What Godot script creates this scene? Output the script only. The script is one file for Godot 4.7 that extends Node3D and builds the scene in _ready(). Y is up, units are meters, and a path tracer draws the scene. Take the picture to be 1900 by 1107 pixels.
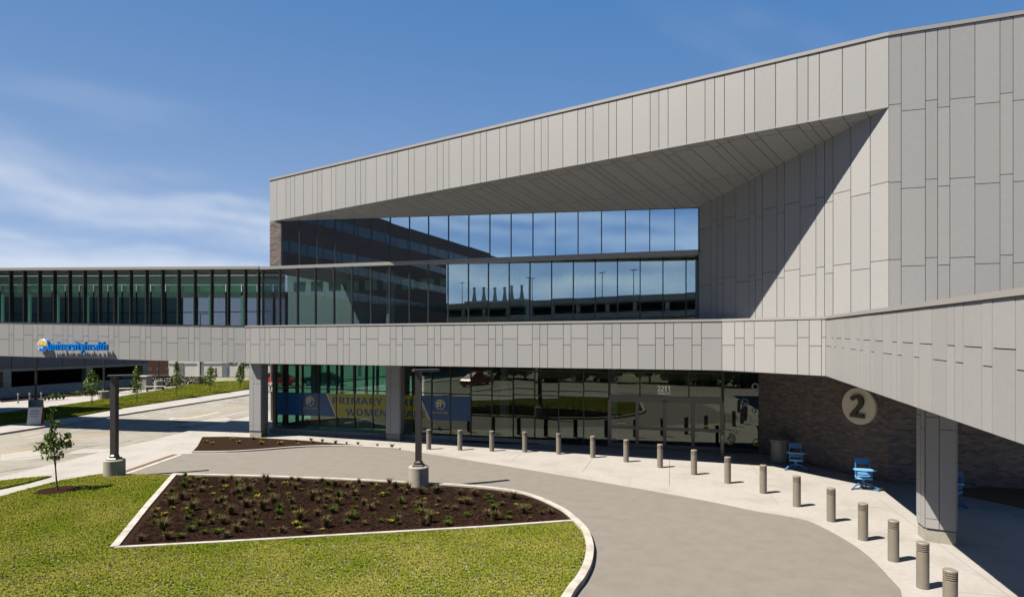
extends Node3D
# A hospital entrance: metal-panel building, footbridge over a street, drop-off drive, planted island.
# Units are metres, y up, the camera looks along -z. Plan positions are Vector2(x, z).

var rng := RandomNumberGenerator.new()
var M := {}
var taken := {}

# ---------------------------------------------------------------- naming and metadata
func numbered(called: String) -> String:
	var n: int = taken.get(called, 0)
	taken[called] = n + 1
	return called if n == 0 else "%s_%03d" % [called, n]

func thing(called: String, label: String, category: String, at := Vector3.ZERO, turn := 0.0, group := "") -> Node3D:
	var o := Node3D.new()
	o.name = numbered(called)
	add_child(o)
	o.position = at
	o.rotation.y = turn
	tag(o, label, category, group)
	return o

func tag(o: Node, label: String, category: String, group := "") -> void:
	o.set_meta("label", label)
	o.set_meta("category", category)
	if group != "":
		o.set_meta("group", group)

func obj(called: String, mesh: Mesh, m: Material, parent: Node = null) -> MeshInstance3D:
	var o := MeshInstance3D.new()
	o.mesh = mesh
	o.material_override = m
	o.cast_shadow = GeometryInstance3D.SHADOW_CASTING_SETTING_ON
	if parent == null:
		o.name = numbered(called)
		add_child(o)
	else:
		o.name = called
		parent.add_child(o, true)
	return o

func structure(called: String, mesh: Mesh, m: Material, label: String, category: String) -> MeshInstance3D:
	var o := obj(called, mesh, m)
	tag(o, label, category)
	o.set_meta("kind", "structure")
	return o

func copy_of(root: Node3D, at: Vector3, turn: float, label := "", group := "") -> Node3D:
	var r: Node3D = root.duplicate()
	r.name = numbered(String(root.name).rstrip("0123456789").rstrip("_"))
	add_child(r)
	r.position = at
	r.rotation.y = turn
	if label != "":
		r.set_meta("label", label)
	if group != "":
		r.set_meta("group", group)
	return r

# ---------------------------------------------------------------- mesh helpers
func mesher() -> SurfaceTool:
	var st := SurfaceTool.new()
	st.begin(Mesh.PRIMITIVE_TRIANGLES)
	st.set_smooth_group(-1)
	return st

func done(st: SurfaceTool) -> ArrayMesh:
	st.generate_normals()
	return st.commit()

func quad(st: SurfaceTool, a: Vector3, b: Vector3, c: Vector3, d: Vector3) -> void:
	for p in [a, b, c, a, c, d]:
		st.add_vertex(p)

# front: corners in clockwise order seen from outside; back: offset to the other face
func prism(st: SurfaceTool, front: Array, back: Vector3) -> void:
	var n := front.size()
	for i in range(1, n - 1):
		st.add_vertex(front[0]); st.add_vertex(front[i]); st.add_vertex(front[i + 1])
		st.add_vertex(front[0] + back); st.add_vertex(front[i + 1] + back); st.add_vertex(front[i] + back)
	for i in n:
		var a: Vector3 = front[i]
		var b: Vector3 = front[(i + 1) % n]
		quad(st, b, a, a + back, b + back)

func box(st: SurfaceTool, c: Vector3, size: Vector3, basis := Basis.IDENTITY) -> void:
	var h := size / 2.0
	var f := [Vector3(-h.x, -h.y, h.z), Vector3(-h.x, h.y, h.z), Vector3(h.x, h.y, h.z), Vector3(h.x, -h.y, h.z)]
	var g := []
	for p in f:
		g.append(c + basis * p)
	prism(st, g, basis * Vector3(0, 0, -size.z))

# box with chamfered vertical and top edges
func soft_box(st: SurfaceTool, c: Vector3, size: Vector3, r: float, basis := Basis.IDENTITY) -> void:
	var rings := [[-0.5 * size.y, 0.0], [0.5 * size.y - r, 0.0], [0.5 * size.y, r]]
	var prev := []
	for k in rings.size():
		var ring := []
		var hx: float = size.x / 2 - rings[k][1]
		var hz: float = size.z / 2 - rings[k][1]
		for s in [[1, 1, 1], [1, -1, 0], [-1, -1, 1], [-1, 1, 0]]:
			var a := Vector3(s[0] * hx, rings[k][0], s[1] * (hz - r))
			var b := Vector3(s[0] * (hx - r), rings[k][0], s[1] * hz)
			ring.append_array([a, b] if s[2] == 0 else [b, a])
		for i in 8:
			ring[i] = c + basis * ring[i]
		if k > 0:
			for i in 8:
				var j := (i + 1) % 8
				quad(st, prev[i], prev[j], ring[j], ring[i])
		prev = ring
	for i in range(1, 7):
		st.add_vertex(prev[0]); st.add_vertex(prev[i]); st.add_vertex(prev[i + 1])

func lathe(st: SurfaceTool, at: Vector3, profile: Array, sides := 20, squash := Vector3.ONE) -> void:
	# profile: Vector2(radius, height) from the bottom up
	for k in profile.size() - 1:
		var a: Vector2 = profile[k]
		var b: Vector2 = profile[k + 1]
		st.set_smooth_group(k + 1)
		for i in sides:
			var t0 := TAU * i / sides
			var t1 := TAU * (i + 1) / sides
			var u0 := Vector3(cos(t0), 0, sin(t0))
			var u1 := Vector3(cos(t1), 0, sin(t1))
			var p := [(u0 * a.x + Vector3.UP * a.y) * squash + at, (u0 * b.x + Vector3.UP * b.y) * squash + at, (u1 * b.x + Vector3.UP * b.y) * squash + at, (u1 * a.x + Vector3.UP * a.y) * squash + at]
			if a.x > 0.0001:
				st.add_vertex(p[0]); st.add_vertex(p[3]); st.add_vertex(p[2])
			if b.x > 0.0001:
				st.add_vertex(p[0]); st.add_vertex(p[2]); st.add_vertex(p[1])
	st.set_smooth_group(-1)

func tube(st: SurfaceTool, pts: Array, radii: Array, sides := 6) -> void:
	var prev := []
	st.set_smooth_group(90)
	for k in pts.size():
		var d: Vector3 = (pts[min(k + 1, pts.size() - 1)] - pts[max(k - 1, 0)]).normalized()
		var x := d.cross(Vector3.UP if absf(d.y) < 0.9 else Vector3.RIGHT).normalized()
		var y := d.cross(x).normalized()
		var ring := []
		for i in sides:
			var t := TAU * i / sides
			ring.append(pts[k] + (x * cos(t) + y * sin(t)) * radii[k])
		if k > 0:
			for i in sides:
				var j := (i + 1) % sides
				quad(st, prev[i], ring[i], ring[j], prev[j])
		prev = ring
	st.set_smooth_group(-1)
	for i in range(1, sides - 1):
		st.add_vertex(prev[0]); st.add_vertex(prev[i + 1]); st.add_vertex(prev[i])

# level sheet: polygon in plan, top at y, with a skirt down by thick
func sheet(st: SurfaceTool, poly: Array, y: float, thick: float) -> void:
	var p := PackedVector2Array(poly)
	if Geometry2D.is_polygon_clockwise(p):
		p.reverse()
	var tri := Geometry2D.triangulate_polygon(p)
	for i in range(0, tri.size(), 3):
		var a := p[tri[i]]
		var b := p[tri[i + 1]]
		var c := p[tri[i + 2]]
		if (b - a).cross(c - a) < 0.0:
			var w := b
			b = c
			c = w
		for q in [a, b, c]:
			st.add_vertex(Vector3(q.x, y, q.y))
	if thick > 0.0:
		for i in p.size():
			var a := p[i]
			var b := p[(i + 1) % p.size()]
			quad(st, Vector3(a.x, y, a.y), Vector3(a.x, y - thick, a.y), Vector3(b.x, y - thick, b.y), Vector3(b.x, y, b.y))

func sheet_mesh(poly: Array, y: float, thick: float) -> ArrayMesh:
	var st := mesher()
	sheet(st, poly, y, thick)
	return done(st)

# strip along a polyline in plan (left and right of it by w/2), as a polygon
func ribbon(line: Array, w: float, shift := 0.0) -> Array:
	var left := []
	var right := []
	for k in line.size():
		var d: Vector2 = (line[min(k + 1, line.size() - 1)] - line[max(k - 1, 0)]).normalized()
		var n := Vector2(-d.y, d.x)
		left.append(line[k] + n * (shift + w / 2))
		right.push_front(line[k] + n * (shift - w / 2))
	return left + right

func smooth(line: Array, steps := 4) -> Array:
	var out := []
	for k in line.size() - 1:
		var p0: Vector2 = line[max(k - 1, 0)]
		var p1: Vector2 = line[k]
		var p2: Vector2 = line[k + 1]
		var p3: Vector2 = line[min(k + 2, line.size() - 1)]
		for i in steps:
			out.append(p1.cubic_interpolate(p2, p0, p3, float(i) / steps))
	out.append(line[-1])
	return out

# ---------------------------------------------------------------- upright faces
class Face:
	var a: Vector2
	var d: Vector2
	var n: Vector2
	var length: float
	func _init(p: Vector2, q: Vector2) -> void:
		a = p
		length = p.distance_to(q)
		d = (q - p) / length
		n = Vector2(-d.y, d.x)
	func at(s: float, y: float, out := 0.0) -> Vector3:
		var p := a + d * s + n * out
		return Vector3(p.x, y, p.y)
	func b_end() -> Vector2:
		return a + d * length
	func basis() -> Basis:
		return Basis(Vector3(d.x, 0, d.y), Vector3.UP, Vector3(n.x, 0, n.y))

# upright slab between s0..s1 with bottoms b0,b1 and tops t0,t1; outer face at `out`
func slab(st: SurfaceTool, F: Face, s0: float, s1: float, b0: float, b1: float, t0: float, t1: float, out: float, thick: float) -> void:
	var n := Vector3(F.n.x, 0, F.n.y)
	prism(st, [F.at(s0, b0, out), F.at(s0, t0, out), F.at(s1, t1, out), F.at(s1, b1, out)], -n * thick)

func slab_mesh(F: Face, s0: float, s1: float, y0: float, y1: float, out: float, thick: float) -> ArrayMesh:
	var st := mesher()
	slab(st, F, s0, s1, y0, y0, y1, y1, out, thick)
	return done(st)

# cladding of single panels. joints: s positions between the ends; low/high: [at start, at end]; cuts: heights above `low` for each strip
func clad(parent: Node, F: Face, s_from: float, s_to: float, joints: Array, low: Array, high: Array, cuts: Array, out := 0.0, gap := 0.0095) -> void:
	var e := [s_from] + joints + [s_to]
	for i in e.size() - 1:
		var s0: float = e[i] + gap
		var s1: float = e[i + 1] - gap
		if s1 - s0 < 0.03:
			continue
		var f0 := (s0 - s_from) / (s_to - s_from)
		var f1 := (s1 - s_from) / (s_to - s_from)
		var l0 := lerpf(low[0], low[1], f0)
		var l1 := lerpf(low[0], low[1], f1)
		var h0 := lerpf(high[0], high[1], f0)
		var h1 := lerpf(high[0], high[1], f1)
		var row: Array = cuts[i % cuts.size()] if cuts.size() > 0 else []
		var ends := [0.0]
		for c in row:
			if c < minf(h0 - l0, h1 - l1) - 0.08:
				ends.append(c)
		ends.append(-1.0)
		for k in ends.size() - 1:
			var st := mesher()
			var last: bool = ends[k + 1] < 0.0
			var g0: float = 0.0 if k == 0 else gap
			var b0: float = l0 + ends[k] + g0
			var b1: float = l1 + ends[k] + g0
			var t0: float = h0 if last else l0 + ends[k + 1] - gap
			var t1: float = h1 if last else l1 + ends[k + 1] - gap
			slab(st, F, s0, s1, b0, b1, t0, t1, out + rng.randf_range(-0.002, 0.002), 0.03)
			obj("panel", done(st), M.panel[rng.randi() % 3], parent)

# row of glass panes with uprights between them
func glaze(parent: Node, F: Face, marks: Array, low: Array, high: Array, glass: Material, bar: Material, bar_w := 0.06, bar_d := 0.14, rails: Array = [], setback := 0.0) -> void:
	var s_from: float = marks[0]
	var s_to: float = marks[-1]
	var lo := func(s): return lerpf(low[0], low[1], (s - s_from) / (s_to - s_from))
	var hi := func(s): return lerpf(high[0], high[1], (s - s_from) / (s_to - s_from))
	for i in marks.size():
		var s: float = marks[i]
		var st := mesher()
		slab(st, F, s - bar_w / 2, s + bar_w / 2, lo.call(s), lo.call(s), hi.call(s), hi.call(s), 0.03 - setback, bar_d)
		obj("mullion", done(st), bar, parent)
	var levels := [0.0] + rails + [-1.0]
	for i in marks.size() - 1:
		for k in levels.size() - 1:
			var s0: float = marks[i] + bar_w / 2
			var s1: float = marks[i + 1] - bar_w / 2
			if s1 - s0 < 0.05:
				continue
			var last: bool = levels[k + 1] < 0.0
			var st := mesher()
			var o := []
			for c in 4:
				o.append(-0.01 - setback + rng.randf_range(-0.0016, 0.0016))
			o[3] = o[0] + o[2] - o[1]
			prism(st, [F.at(s0, lo.call(s0) + levels[k], o[0]), F.at(s0, hi.call(s0) if last else lo.call(s0) + levels[k + 1], o[1]), F.at(s1, hi.call(s1) if last else lo.call(s1) + levels[k + 1], o[2]), F.at(s1, lo.call(s1) + levels[k], o[3])], Vector3(F.n.x, 0, F.n.y) * -0.012)
			obj("pane", done(st), glass, parent)
			if not last:
				var sr := mesher()
				slab(sr, F, s0, s1, lo.call(s0) + levels[k + 1] - 0.025, lo.call(s1) + levels[k + 1] - 0.025, lo.call(s0) + levels[k + 1] + 0.025, lo.call(s1) + levels[k + 1] + 0.025, 0.015 - setback, 0.08)
				obj("transom", done(sr), bar, parent)

# ---------------------------------------------------------------- lettering
func lettering(text: String, height: float, depth: float, weight := 400, family := "Droid Sans") -> TextMesh:
	var fnt := SystemFont.new()
	fnt.font_names = PackedStringArray([family])
	fnt.font_weight = weight
	var t := TextMesh.new()
	t.font = fnt
	t.text = text
	t.font_size = 64
	t.pixel_size = height / 46.0
	t.depth = depth
	t.curve_step = 2.0
	return t

# ---------------------------------------------------------------- textures and materials
func noise_image(size: int, freq: float, octaves: int, seed: int, type := FastNoiseLite.TYPE_SIMPLEX_SMOOTH) -> Image:
	var n := FastNoiseLite.new()
	n.seed = seed
	n.noise_type = type
	n.frequency = freq
	n.fractal_octaves = octaves
	n.fractal_gain = 0.6
	return n.get_seamless_image(size, size)

# colours: array of sRGB colours spread over the noise value; second fine noise moves the value
func mottled(size: int, freq: float, octaves: int, seed: int, colours: Array, fine := 0.0, contrast := 1.0) -> ImageTexture:
	var a := noise_image(size, freq, octaves, seed)
	var b := noise_image(size, 0.35, 2, seed + 7)
	var da := a.get_data()
	var db := b.get_data()
	var out := PackedByteArray()
	out.resize(size * size * 3)
	var last := colours.size() - 1
	for i in size * size:
		var v := clampf((da[i] / 255.0 - 0.5) * contrast + 0.5 + (db[i] / 255.0 - 0.5) * fine, 0.0, 0.9999) * last
		var k := int(v)
		var c: Color = colours[k].lerp(colours[k + 1], v - k)
		out[i * 3] = int(c.r * 255)
		out[i * 3 + 1] = int(c.g * 255)
		out[i * 3 + 2] = int(c.b * 255)
	var im := Image.create_from_data(size, size, false, Image.FORMAT_RGB8, out)
	im.generate_mipmaps()
	return ImageTexture.create_from_image(im)

func plain(r: float, g: float, b: float, rough := 0.7, metal := 0.0) -> StandardMaterial3D:
	var m := StandardMaterial3D.new()
	m.albedo_color = Color(r, g, b).linear_to_srgb()
	m.roughness = rough
	m.metallic = metal
	return m

func textured(tex: Texture2D, scale: float, rough: float, relief: Texture2D = null, relief_cm := 0.0) -> StandardMaterial3D:
	var m := StandardMaterial3D.new()
	m.albedo_texture = tex
	m.uv1_triplanar = true
	m.uv1_world_triplanar = true
	m.uv1_scale = Vector3.ONE * scale
	m.roughness = rough
	if relief:
		m.heightmap_enabled = true
		m.heightmap_texture = relief
		m.heightmap_scale = relief_cm
	return m

# a second, coarse pattern multiplied over the first so that repeats do not show
func blotched(m: StandardMaterial3D, tex: Texture2D, scale: float) -> StandardMaterial3D:
	m.detail_enabled = true
	m.detail_albedo = tex
	m.detail_blend_mode = BaseMaterial3D.BLEND_MODE_MUL
	m.detail_uv_layer = BaseMaterial3D.DETAIL_UV_2
	m.uv2_triplanar = true
	m.uv2_world_triplanar = true
	m.uv2_scale = Vector3.ONE * scale
	return m

func grey_texture(im: Image) -> ImageTexture:
	return ImageTexture.create_from_image(im)

# coated glass: a share of mirror over a clear pane
func coated(share: float, r: float, g: float, b: float) -> StandardMaterial3D:
	var m := StandardMaterial3D.new()
	var im := Image.create(4, 4, false, Image.FORMAT_RGB8)
	im.fill(Color.WHITE)
	m.albedo_texture = ImageTexture.create_from_image(im)
	var c := Color(r, g, b).linear_to_srgb()
	c.a = share
	m.albedo_color = c
	m.transparency = BaseMaterial3D.TRANSPARENCY_ALPHA
	m.metallic = 1.0
	m.roughness = 0.0
	return m

func lin(r: float, g: float, b: float) -> Color:
	return Color(r, g, b).linear_to_srgb()

func make_materials() -> void:
	var fibre := mottled(512, 0.02, 4, 11, [Color(0.965, 0.965, 0.965), Color(1, 1, 1)], 0.6)
	M.panel = []
	for c in [lin(0.203, 0.207, 0.211), lin(0.196, 0.2, 0.204), lin(0.209, 0.212, 0.215)]:
		var m := textured(fibre, 0.5, 0.55)
		m.albedo_color = c
		M.panel.append(m)
	M.backing = plain(0.09, 0.09, 0.092, 0.9)
	M.coping = plain(0.1944, 0.1908, 0.1858, 0.45)
	M.mullion = plain(0.012, 0.012, 0.014, 0.45)
	M.door_frame = plain(0.11, 0.095, 0.09, 0.4, 0.3)
	M.glass_upper = coated(0.78, 0.60, 0.77, 0.88)
	M.glass_lower = coated(0.48, 0.62, 0.78, 0.82)
	M.glass_bridge = coated(0.10, 0.16, 0.40, 0.34)
	M.glass_store = coated(0.40, 0.15, 0.17, 0.15)
	M.glass_clear = coated(0.08, 0.6, 0.85, 0.75)
	M.glass_tint = coated(0.45, 0.10, 0.20, 0.19)
	M.glass_green = StandardMaterial3D.new()
	M.glass_green.albedo_color = Color(0.52, 0.86, 0.74, 0.03)
	M.glass_green.transparency = BaseMaterial3D.TRANSPARENCY_ALPHA
	M.glass_green.roughness = 0.0
	M.glass_green.refraction_enabled = true
	M.glass_green.refraction_scale = 0.02
	M.interior_wall = plain(0.34, 0.54, 0.45, 0.8)  # green cast of the tinted glass put into the wall colour
	M.interior_teal = plain(0.09, 0.17, 0.175, 0.7)  # teal tint and reflection of the glass put into the wall colour
	M.interior_dark = plain(0.17, 0.165, 0.16, 0.8)
	M.daylit_green = plain(0.32, 0.88, 0.58, 0.7)  # bright green stands in for daylight through tinted glass
	M.interior_floor = plain(0.06, 0.06, 0.058, 0.5)
	M.ceiling = plain(0.32, 0.36, 0.27, 0.8)
	var concrete_rough := grey_texture(noise_image(512, 0.09, 4, 5))
	var stains := mottled(512, 0.008, 4, 81, [Color(0.86, 0.85, 0.83), Color(0.97, 0.97, 0.96), Color(1, 1, 1)], 0.05, 1.5)
	var faint := mottled(512, 0.008, 4, 82, [Color(0.93, 0.925, 0.92), Color(0.98, 0.98, 0.98), Color(1, 1, 1)], 0.1, 1.5)
	var worn := mottled(512, 0.02, 6, 83, [Color(0.925, 0.92, 0.915), Color(0.97, 0.97, 0.97), Color(1, 1, 1)], 0.5, 1.1)
	M.concrete = blotched(textured(mottled(512, 0.03, 5, 21, [lin(0.178, 0.173, 0.165), lin(0.216, 0.211, 0.202)], 0.4), 0.35, 0.85, concrete_rough, 0.12), faint, 0.11)
	M.kerb = blotched(textured(mottled(512, 0.05, 5, 22, [lin(0.2203, 0.2119, 0.1944), lin(0.2916, 0.2786, 0.2592)], 0.5), 0.6, 0.85, concrete_rough, 0.15), stains, 0.4)
	M.plinth = blotched(textured(mottled(512, 0.05, 5, 25, [lin(0.18, 0.175, 0.1512), lin(0.2376, 0.2282, 0.198)], 0.5), 0.8, 0.9, concrete_rough, 0.2), stains, 0.5)
	M.crack = plain(0.06, 0.055, 0.05, 0.95)
	M.patch = textured(mottled(256, 0.04, 4, 91, [lin(0.165, 0.158, 0.147), lin(0.205, 0.198, 0.185)], 0.5), 0.3, 0.9)
	M.slab_bed = plain(0.16, 0.15, 0.14, 0.95)
	var grit := grey_texture(noise_image(512, 0.4, 2, 6))
	M.asphalt = blotched(textured(mottled(512, 0.12, 4, 31, [lin(0.08, 0.0745, 0.066), lin(0.132, 0.123, 0.11)], 1.3), 0.5, 0.9, grit, 0.4), worn, 0.16)
	M.road = blotched(textured(mottled(512, 0.02, 5, 33, [lin(0.1269, 0.1219, 0.109), lin(0.1641, 0.1579, 0.1424)], 0.6, 1.3), 0.15, 0.9, grit, 0.3), stains, 0.05)
	M.far_road = textured(mottled(256, 0.03, 4, 35, [lin(0.1224, 0.108, 0.0936), lin(0.1584, 0.144, 0.126)], 0.4), 0.1, 0.9)
	M.ground = textured(mottled(256, 0.02, 4, 37, [lin(0.072, 0.0864, 0.0432), lin(0.1584, 0.1512, 0.108)], 0.4), 0.05, 0.95)
	M.turf = textured(mottled(512, 0.015, 5, 41, [lin(0.0396, 0.0576, 0.00576), lin(0.0648, 0.07776, 0.0108), lin(0.0972, 0.09936, 0.02592)], 0.7, 1.3), 0.12, 0.95, grit, 1.0)
	M.mulch = textured(mottled(512, 0.12, 4, 43, [lin(0.008, 0.005, 0.0038), lin(0.02, 0.0122, 0.0092), lin(0.036, 0.0225, 0.017)], 0.9, 1.3), 0.6, 0.95, grit, 2.0)
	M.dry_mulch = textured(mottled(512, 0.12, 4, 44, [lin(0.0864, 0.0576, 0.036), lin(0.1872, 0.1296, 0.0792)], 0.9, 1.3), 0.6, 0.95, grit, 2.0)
	for m in [M.turf, M.mulch, M.dry_mulch]:
		m.specular_mode = BaseMaterial3D.SPECULAR_DISABLED
	M.mortar = plain(0.12, 0.113, 0.11, 0.95)
	M.brick = []
	for c in [[0.082, 0.069, 0.065], [0.108, 0.087, 0.08], [0.135, 0.103, 0.092], [0.092, 0.083, 0.082], [0.066, 0.059, 0.059]]:
		M.brick.append(textured(mottled(128, 0.05, 4, 51 + int(c[0] * 1000), [lin(c[0] * 0.8, c[1] * 0.8, c[2] * 0.8), lin(c[0] * 1.25, c[1] * 1.25, c[2] * 1.25)], 0.5), 1.5, 0.85))
	M.brick_mix = plain(1, 1, 1, 0.85)
	M.brick_mix.vertex_color_use_as_albedo = true
	M.bronze = plain(0.036, 0.033, 0.034, 0.42, 0.2)
	M.bollard = blotched(plain(0.144, 0.1282, 0.1066, 0.5), mottled(256, 0.03, 4, 61, [Color(0.9, 0.9, 0.9), Color(1, 1, 1)], 0.3), 1.0)
	M.slot = plain(0.01, 0.01, 0.01, 0.6)
	M.blue = plain(0.0216, 0.1008, 0.2592, 0.4)  # deep chair blue, also stands in for shade on the backrest
	M.blue_sunlit = plain(0.10, 0.26, 0.46, 0.35)  # same chair blue with sunlight put into the colour
	M.rubber = plain(0.01, 0.01, 0.01, 0.8)
	M.steel = plain(0.216, 0.216, 0.216, 0.45, 0.5)
	M.bin_grey = plain(0.1728, 0.1692, 0.162, 0.5)
	M.white_paint = plain(0.54, 0.54, 0.5256, 0.6)
	M.road_white = textured(mottled(256, 0.06, 4, 63, [lin(0.1944, 0.1886, 0.1728), lin(0.324, 0.3168, 0.3024)], 0.8), 0.6, 0.8)
	M.road_yellow = textured(mottled(256, 0.06, 4, 64, [lin(0.216, 0.1332, 0.0324), lin(0.3024, 0.18, 0.0396)], 0.8), 0.6, 0.8)
	M.rust = textured(mottled(128, 0.08, 4, 65, [lin(0.0504, 0.0252, 0.0144), lin(0.0936, 0.0468, 0.02592)], 0.8), 1.0, 0.85)
	M.sign_blue = plain(0, 0.1152, 0.4464, 0.35)
	M.letter_blue = plain(0, 0.144, 0.4464, 0.35)
	M.sign_yellow = plain(0.54, 0.3744, 0.0144, 0.4)
	M.sign_white = plain(0.432, 0.432, 0.4176, 0.4)
	M.banner_blue = plain(0.005, 0.052, 0.14, 0.25)
	M.banner_yellow = plain(0.24, 0.22, 0.018, 0.25)
	M.number_white = plain(0.85, 0.85, 0.84, 0.5)
	M.sign_tan = plain(0.46, 0.42, 0.34, 0.5)
	M.sign_dark = plain(0.028, 0.024, 0.02, 0.5)
	M.bark = textured(mottled(128, 0.06, 4, 67, [lin(0.0432, 0.0324, 0.0252), lin(0.1008, 0.0792, 0.0612)], 0.6), 2.0, 0.9)
	M.leaf = plain(1, 1, 1, 0.6)
	M.leaf.vertex_color_use_as_albedo = true
	M.leaf.metallic_specular = 0.3
	M.leaf.backlight_enabled = true
	M.leaf.backlight = Color(0.35, 0.4, 0.15)
	M.blade = plain(1, 1, 1, 0.75)
	M.blade.vertex_color_use_as_albedo = true
	M.blade.specular_mode = BaseMaterial3D.SPECULAR_DISABLED
	M.red_paint = plain(0.5, 0.03, 0.03, 0.5)

# ---------------------------------------------------------------- sky
func make_sky() -> Sky:
	var w := 1024
	var h := 512
	var n := FastNoiseLite.new()
	n.seed = 4
	n.noise_type = FastNoiseLite.TYPE_SIMPLEX_SMOOTH
	n.fractal_octaves = 5
	n.fractal_gain = 0.55
	n.frequency = 1.0
	var data := PackedFloat32Array()
	data.resize(w * h * 3)
	for j in h:
		var el := (0.5 - (j + 0.5) / h) * PI
		var y := sin(el)
		var yy := maxf(y, 0.0)
		for i in w:
			var az := (i + 0.5) / w * TAU
			var ca := cos(az)
			var sa := sin(az)
			# hazier over the town quarter, deeper blue elsewhere
			var hazy := -0.6 * sa + 0.8 * ca
			var c := Vector3(0.045, 0.18, 0.455).lerp(Vector3(0.47, 0.605, 0.83), pow(1.0 - yy, 4.4 - 1.3 * hazy))
			if y > 0.0:
				var dx := sa * cos(el)
				var dz := -ca * cos(el)
				var px := dx / (y + 0.10)
				var pz := dz / (y + 0.10)
				# thin cirrus: long level streaks low down, faint wisps higher up
				var wob := n.get_noise_3d(ca * 2.2 + 20.0, sa * 2.2, el * 6.0) * 0.035
				var e2 := el + wob + sa * 0.05
				var v := n.get_noise_3d(ca * 1.5 + 5.0, sa * 1.5, e2 * 15.0) * 0.5 + 0.5
				var fine := n.get_noise_3d(ca * 6.0 - 3.0, sa * 6.0, e2 * 40.0) * 0.5 + 0.5
				var low := 1.0 - smoothstep(0.17, 0.25, e2)
				var cover := smoothstep(0.30, 0.74, v * 0.8 + fine * 0.22) * low * 0.72
				var wisp := smoothstep(0.56, 0.86, n.get_noise_2d(px * 0.45 + 6.0, pz * 0.9 + px * 0.35) * 0.5 + 0.5) * 0.11
				c = c.lerp(Vector3(0.74, 0.79, 0.87), clampf(cover + wisp, 0.0, 1.0))
			var k := (j * w + i) * 3
			data[k] = c.x
			data[k + 1] = c.y
			data[k + 2] = c.z
	var im := Image.create_from_data(w, h, false, Image.FORMAT_RGBF, data.to_byte_array())
	var m := PanoramaSkyMaterial.new()
	m.panorama = ImageTexture.create_from_image(im)
	var s := Sky.new()
	s.sky_material = m
	return s

func _ready() -> void:
	rng.seed = 20240611
	# ---- camera: level, lens shifted upwards
	var cam := Camera3D.new()
	cam.name = "camera"
	cam.projection = Camera3D.PROJECTION_FRUSTUM
	cam.near = 0.1
	cam.far = 900.0
	cam.size = 0.1 * 1107.0 / 1100.0
	cam.frustum_offset = Vector2(0, 0.1 * 83.5 / 1100.0)
	cam.position = Vector3(0, 4.68, 0)
	add_child(cam)
	cam.make_current()
	# ---- sky and exposure
	var e := Environment.new()
	e.background_mode = Environment.BG_SKY
	e.sky = make_sky()
	e.background_energy_multiplier = 0.346
	e.tonemap_mode = Environment.TONE_MAPPER_LINEAR
	e.tonemap_exposure = 3.05
	e.sdfgi_enabled = true
	e.ssao_enabled = true
	e.ssil_enabled = true
	var we := WorldEnvironment.new()
	we.name = "world_environment"
	we.environment = e
	add_child(we)
	# ---- sun
	var sun := DirectionalLight3D.new()
	sun.name = "sun"
	sun.light_energy = 1.6
	sun.light_color = Color(1.0, 0.955, 0.89)
	sun.light_angular_distance = 0.5
	sun.shadow_enabled = true
	add_child(sun)
	sun.look_at_from_position(Vector3.ZERO, Vector3(0.5077, -0.8415, -0.185), Vector3.UP)
	make_materials()
	# ---- the place
	make_ground()
	make_building()
	make_bridge()
	make_street_side()
	make_surroundings()
	make_rear_trees()
	make_entrance_things()
	make_island_things()

# ---------------------------------------------------------------- ground, drive, island
var island_edge := []
var lawn_poly := []
var bed_poly := []
var side_bed_poly := []
var far_lawn_poly := []
var glass_bed_poly := []
var brick_bed_poly := []
var verge_poly := []

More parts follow.
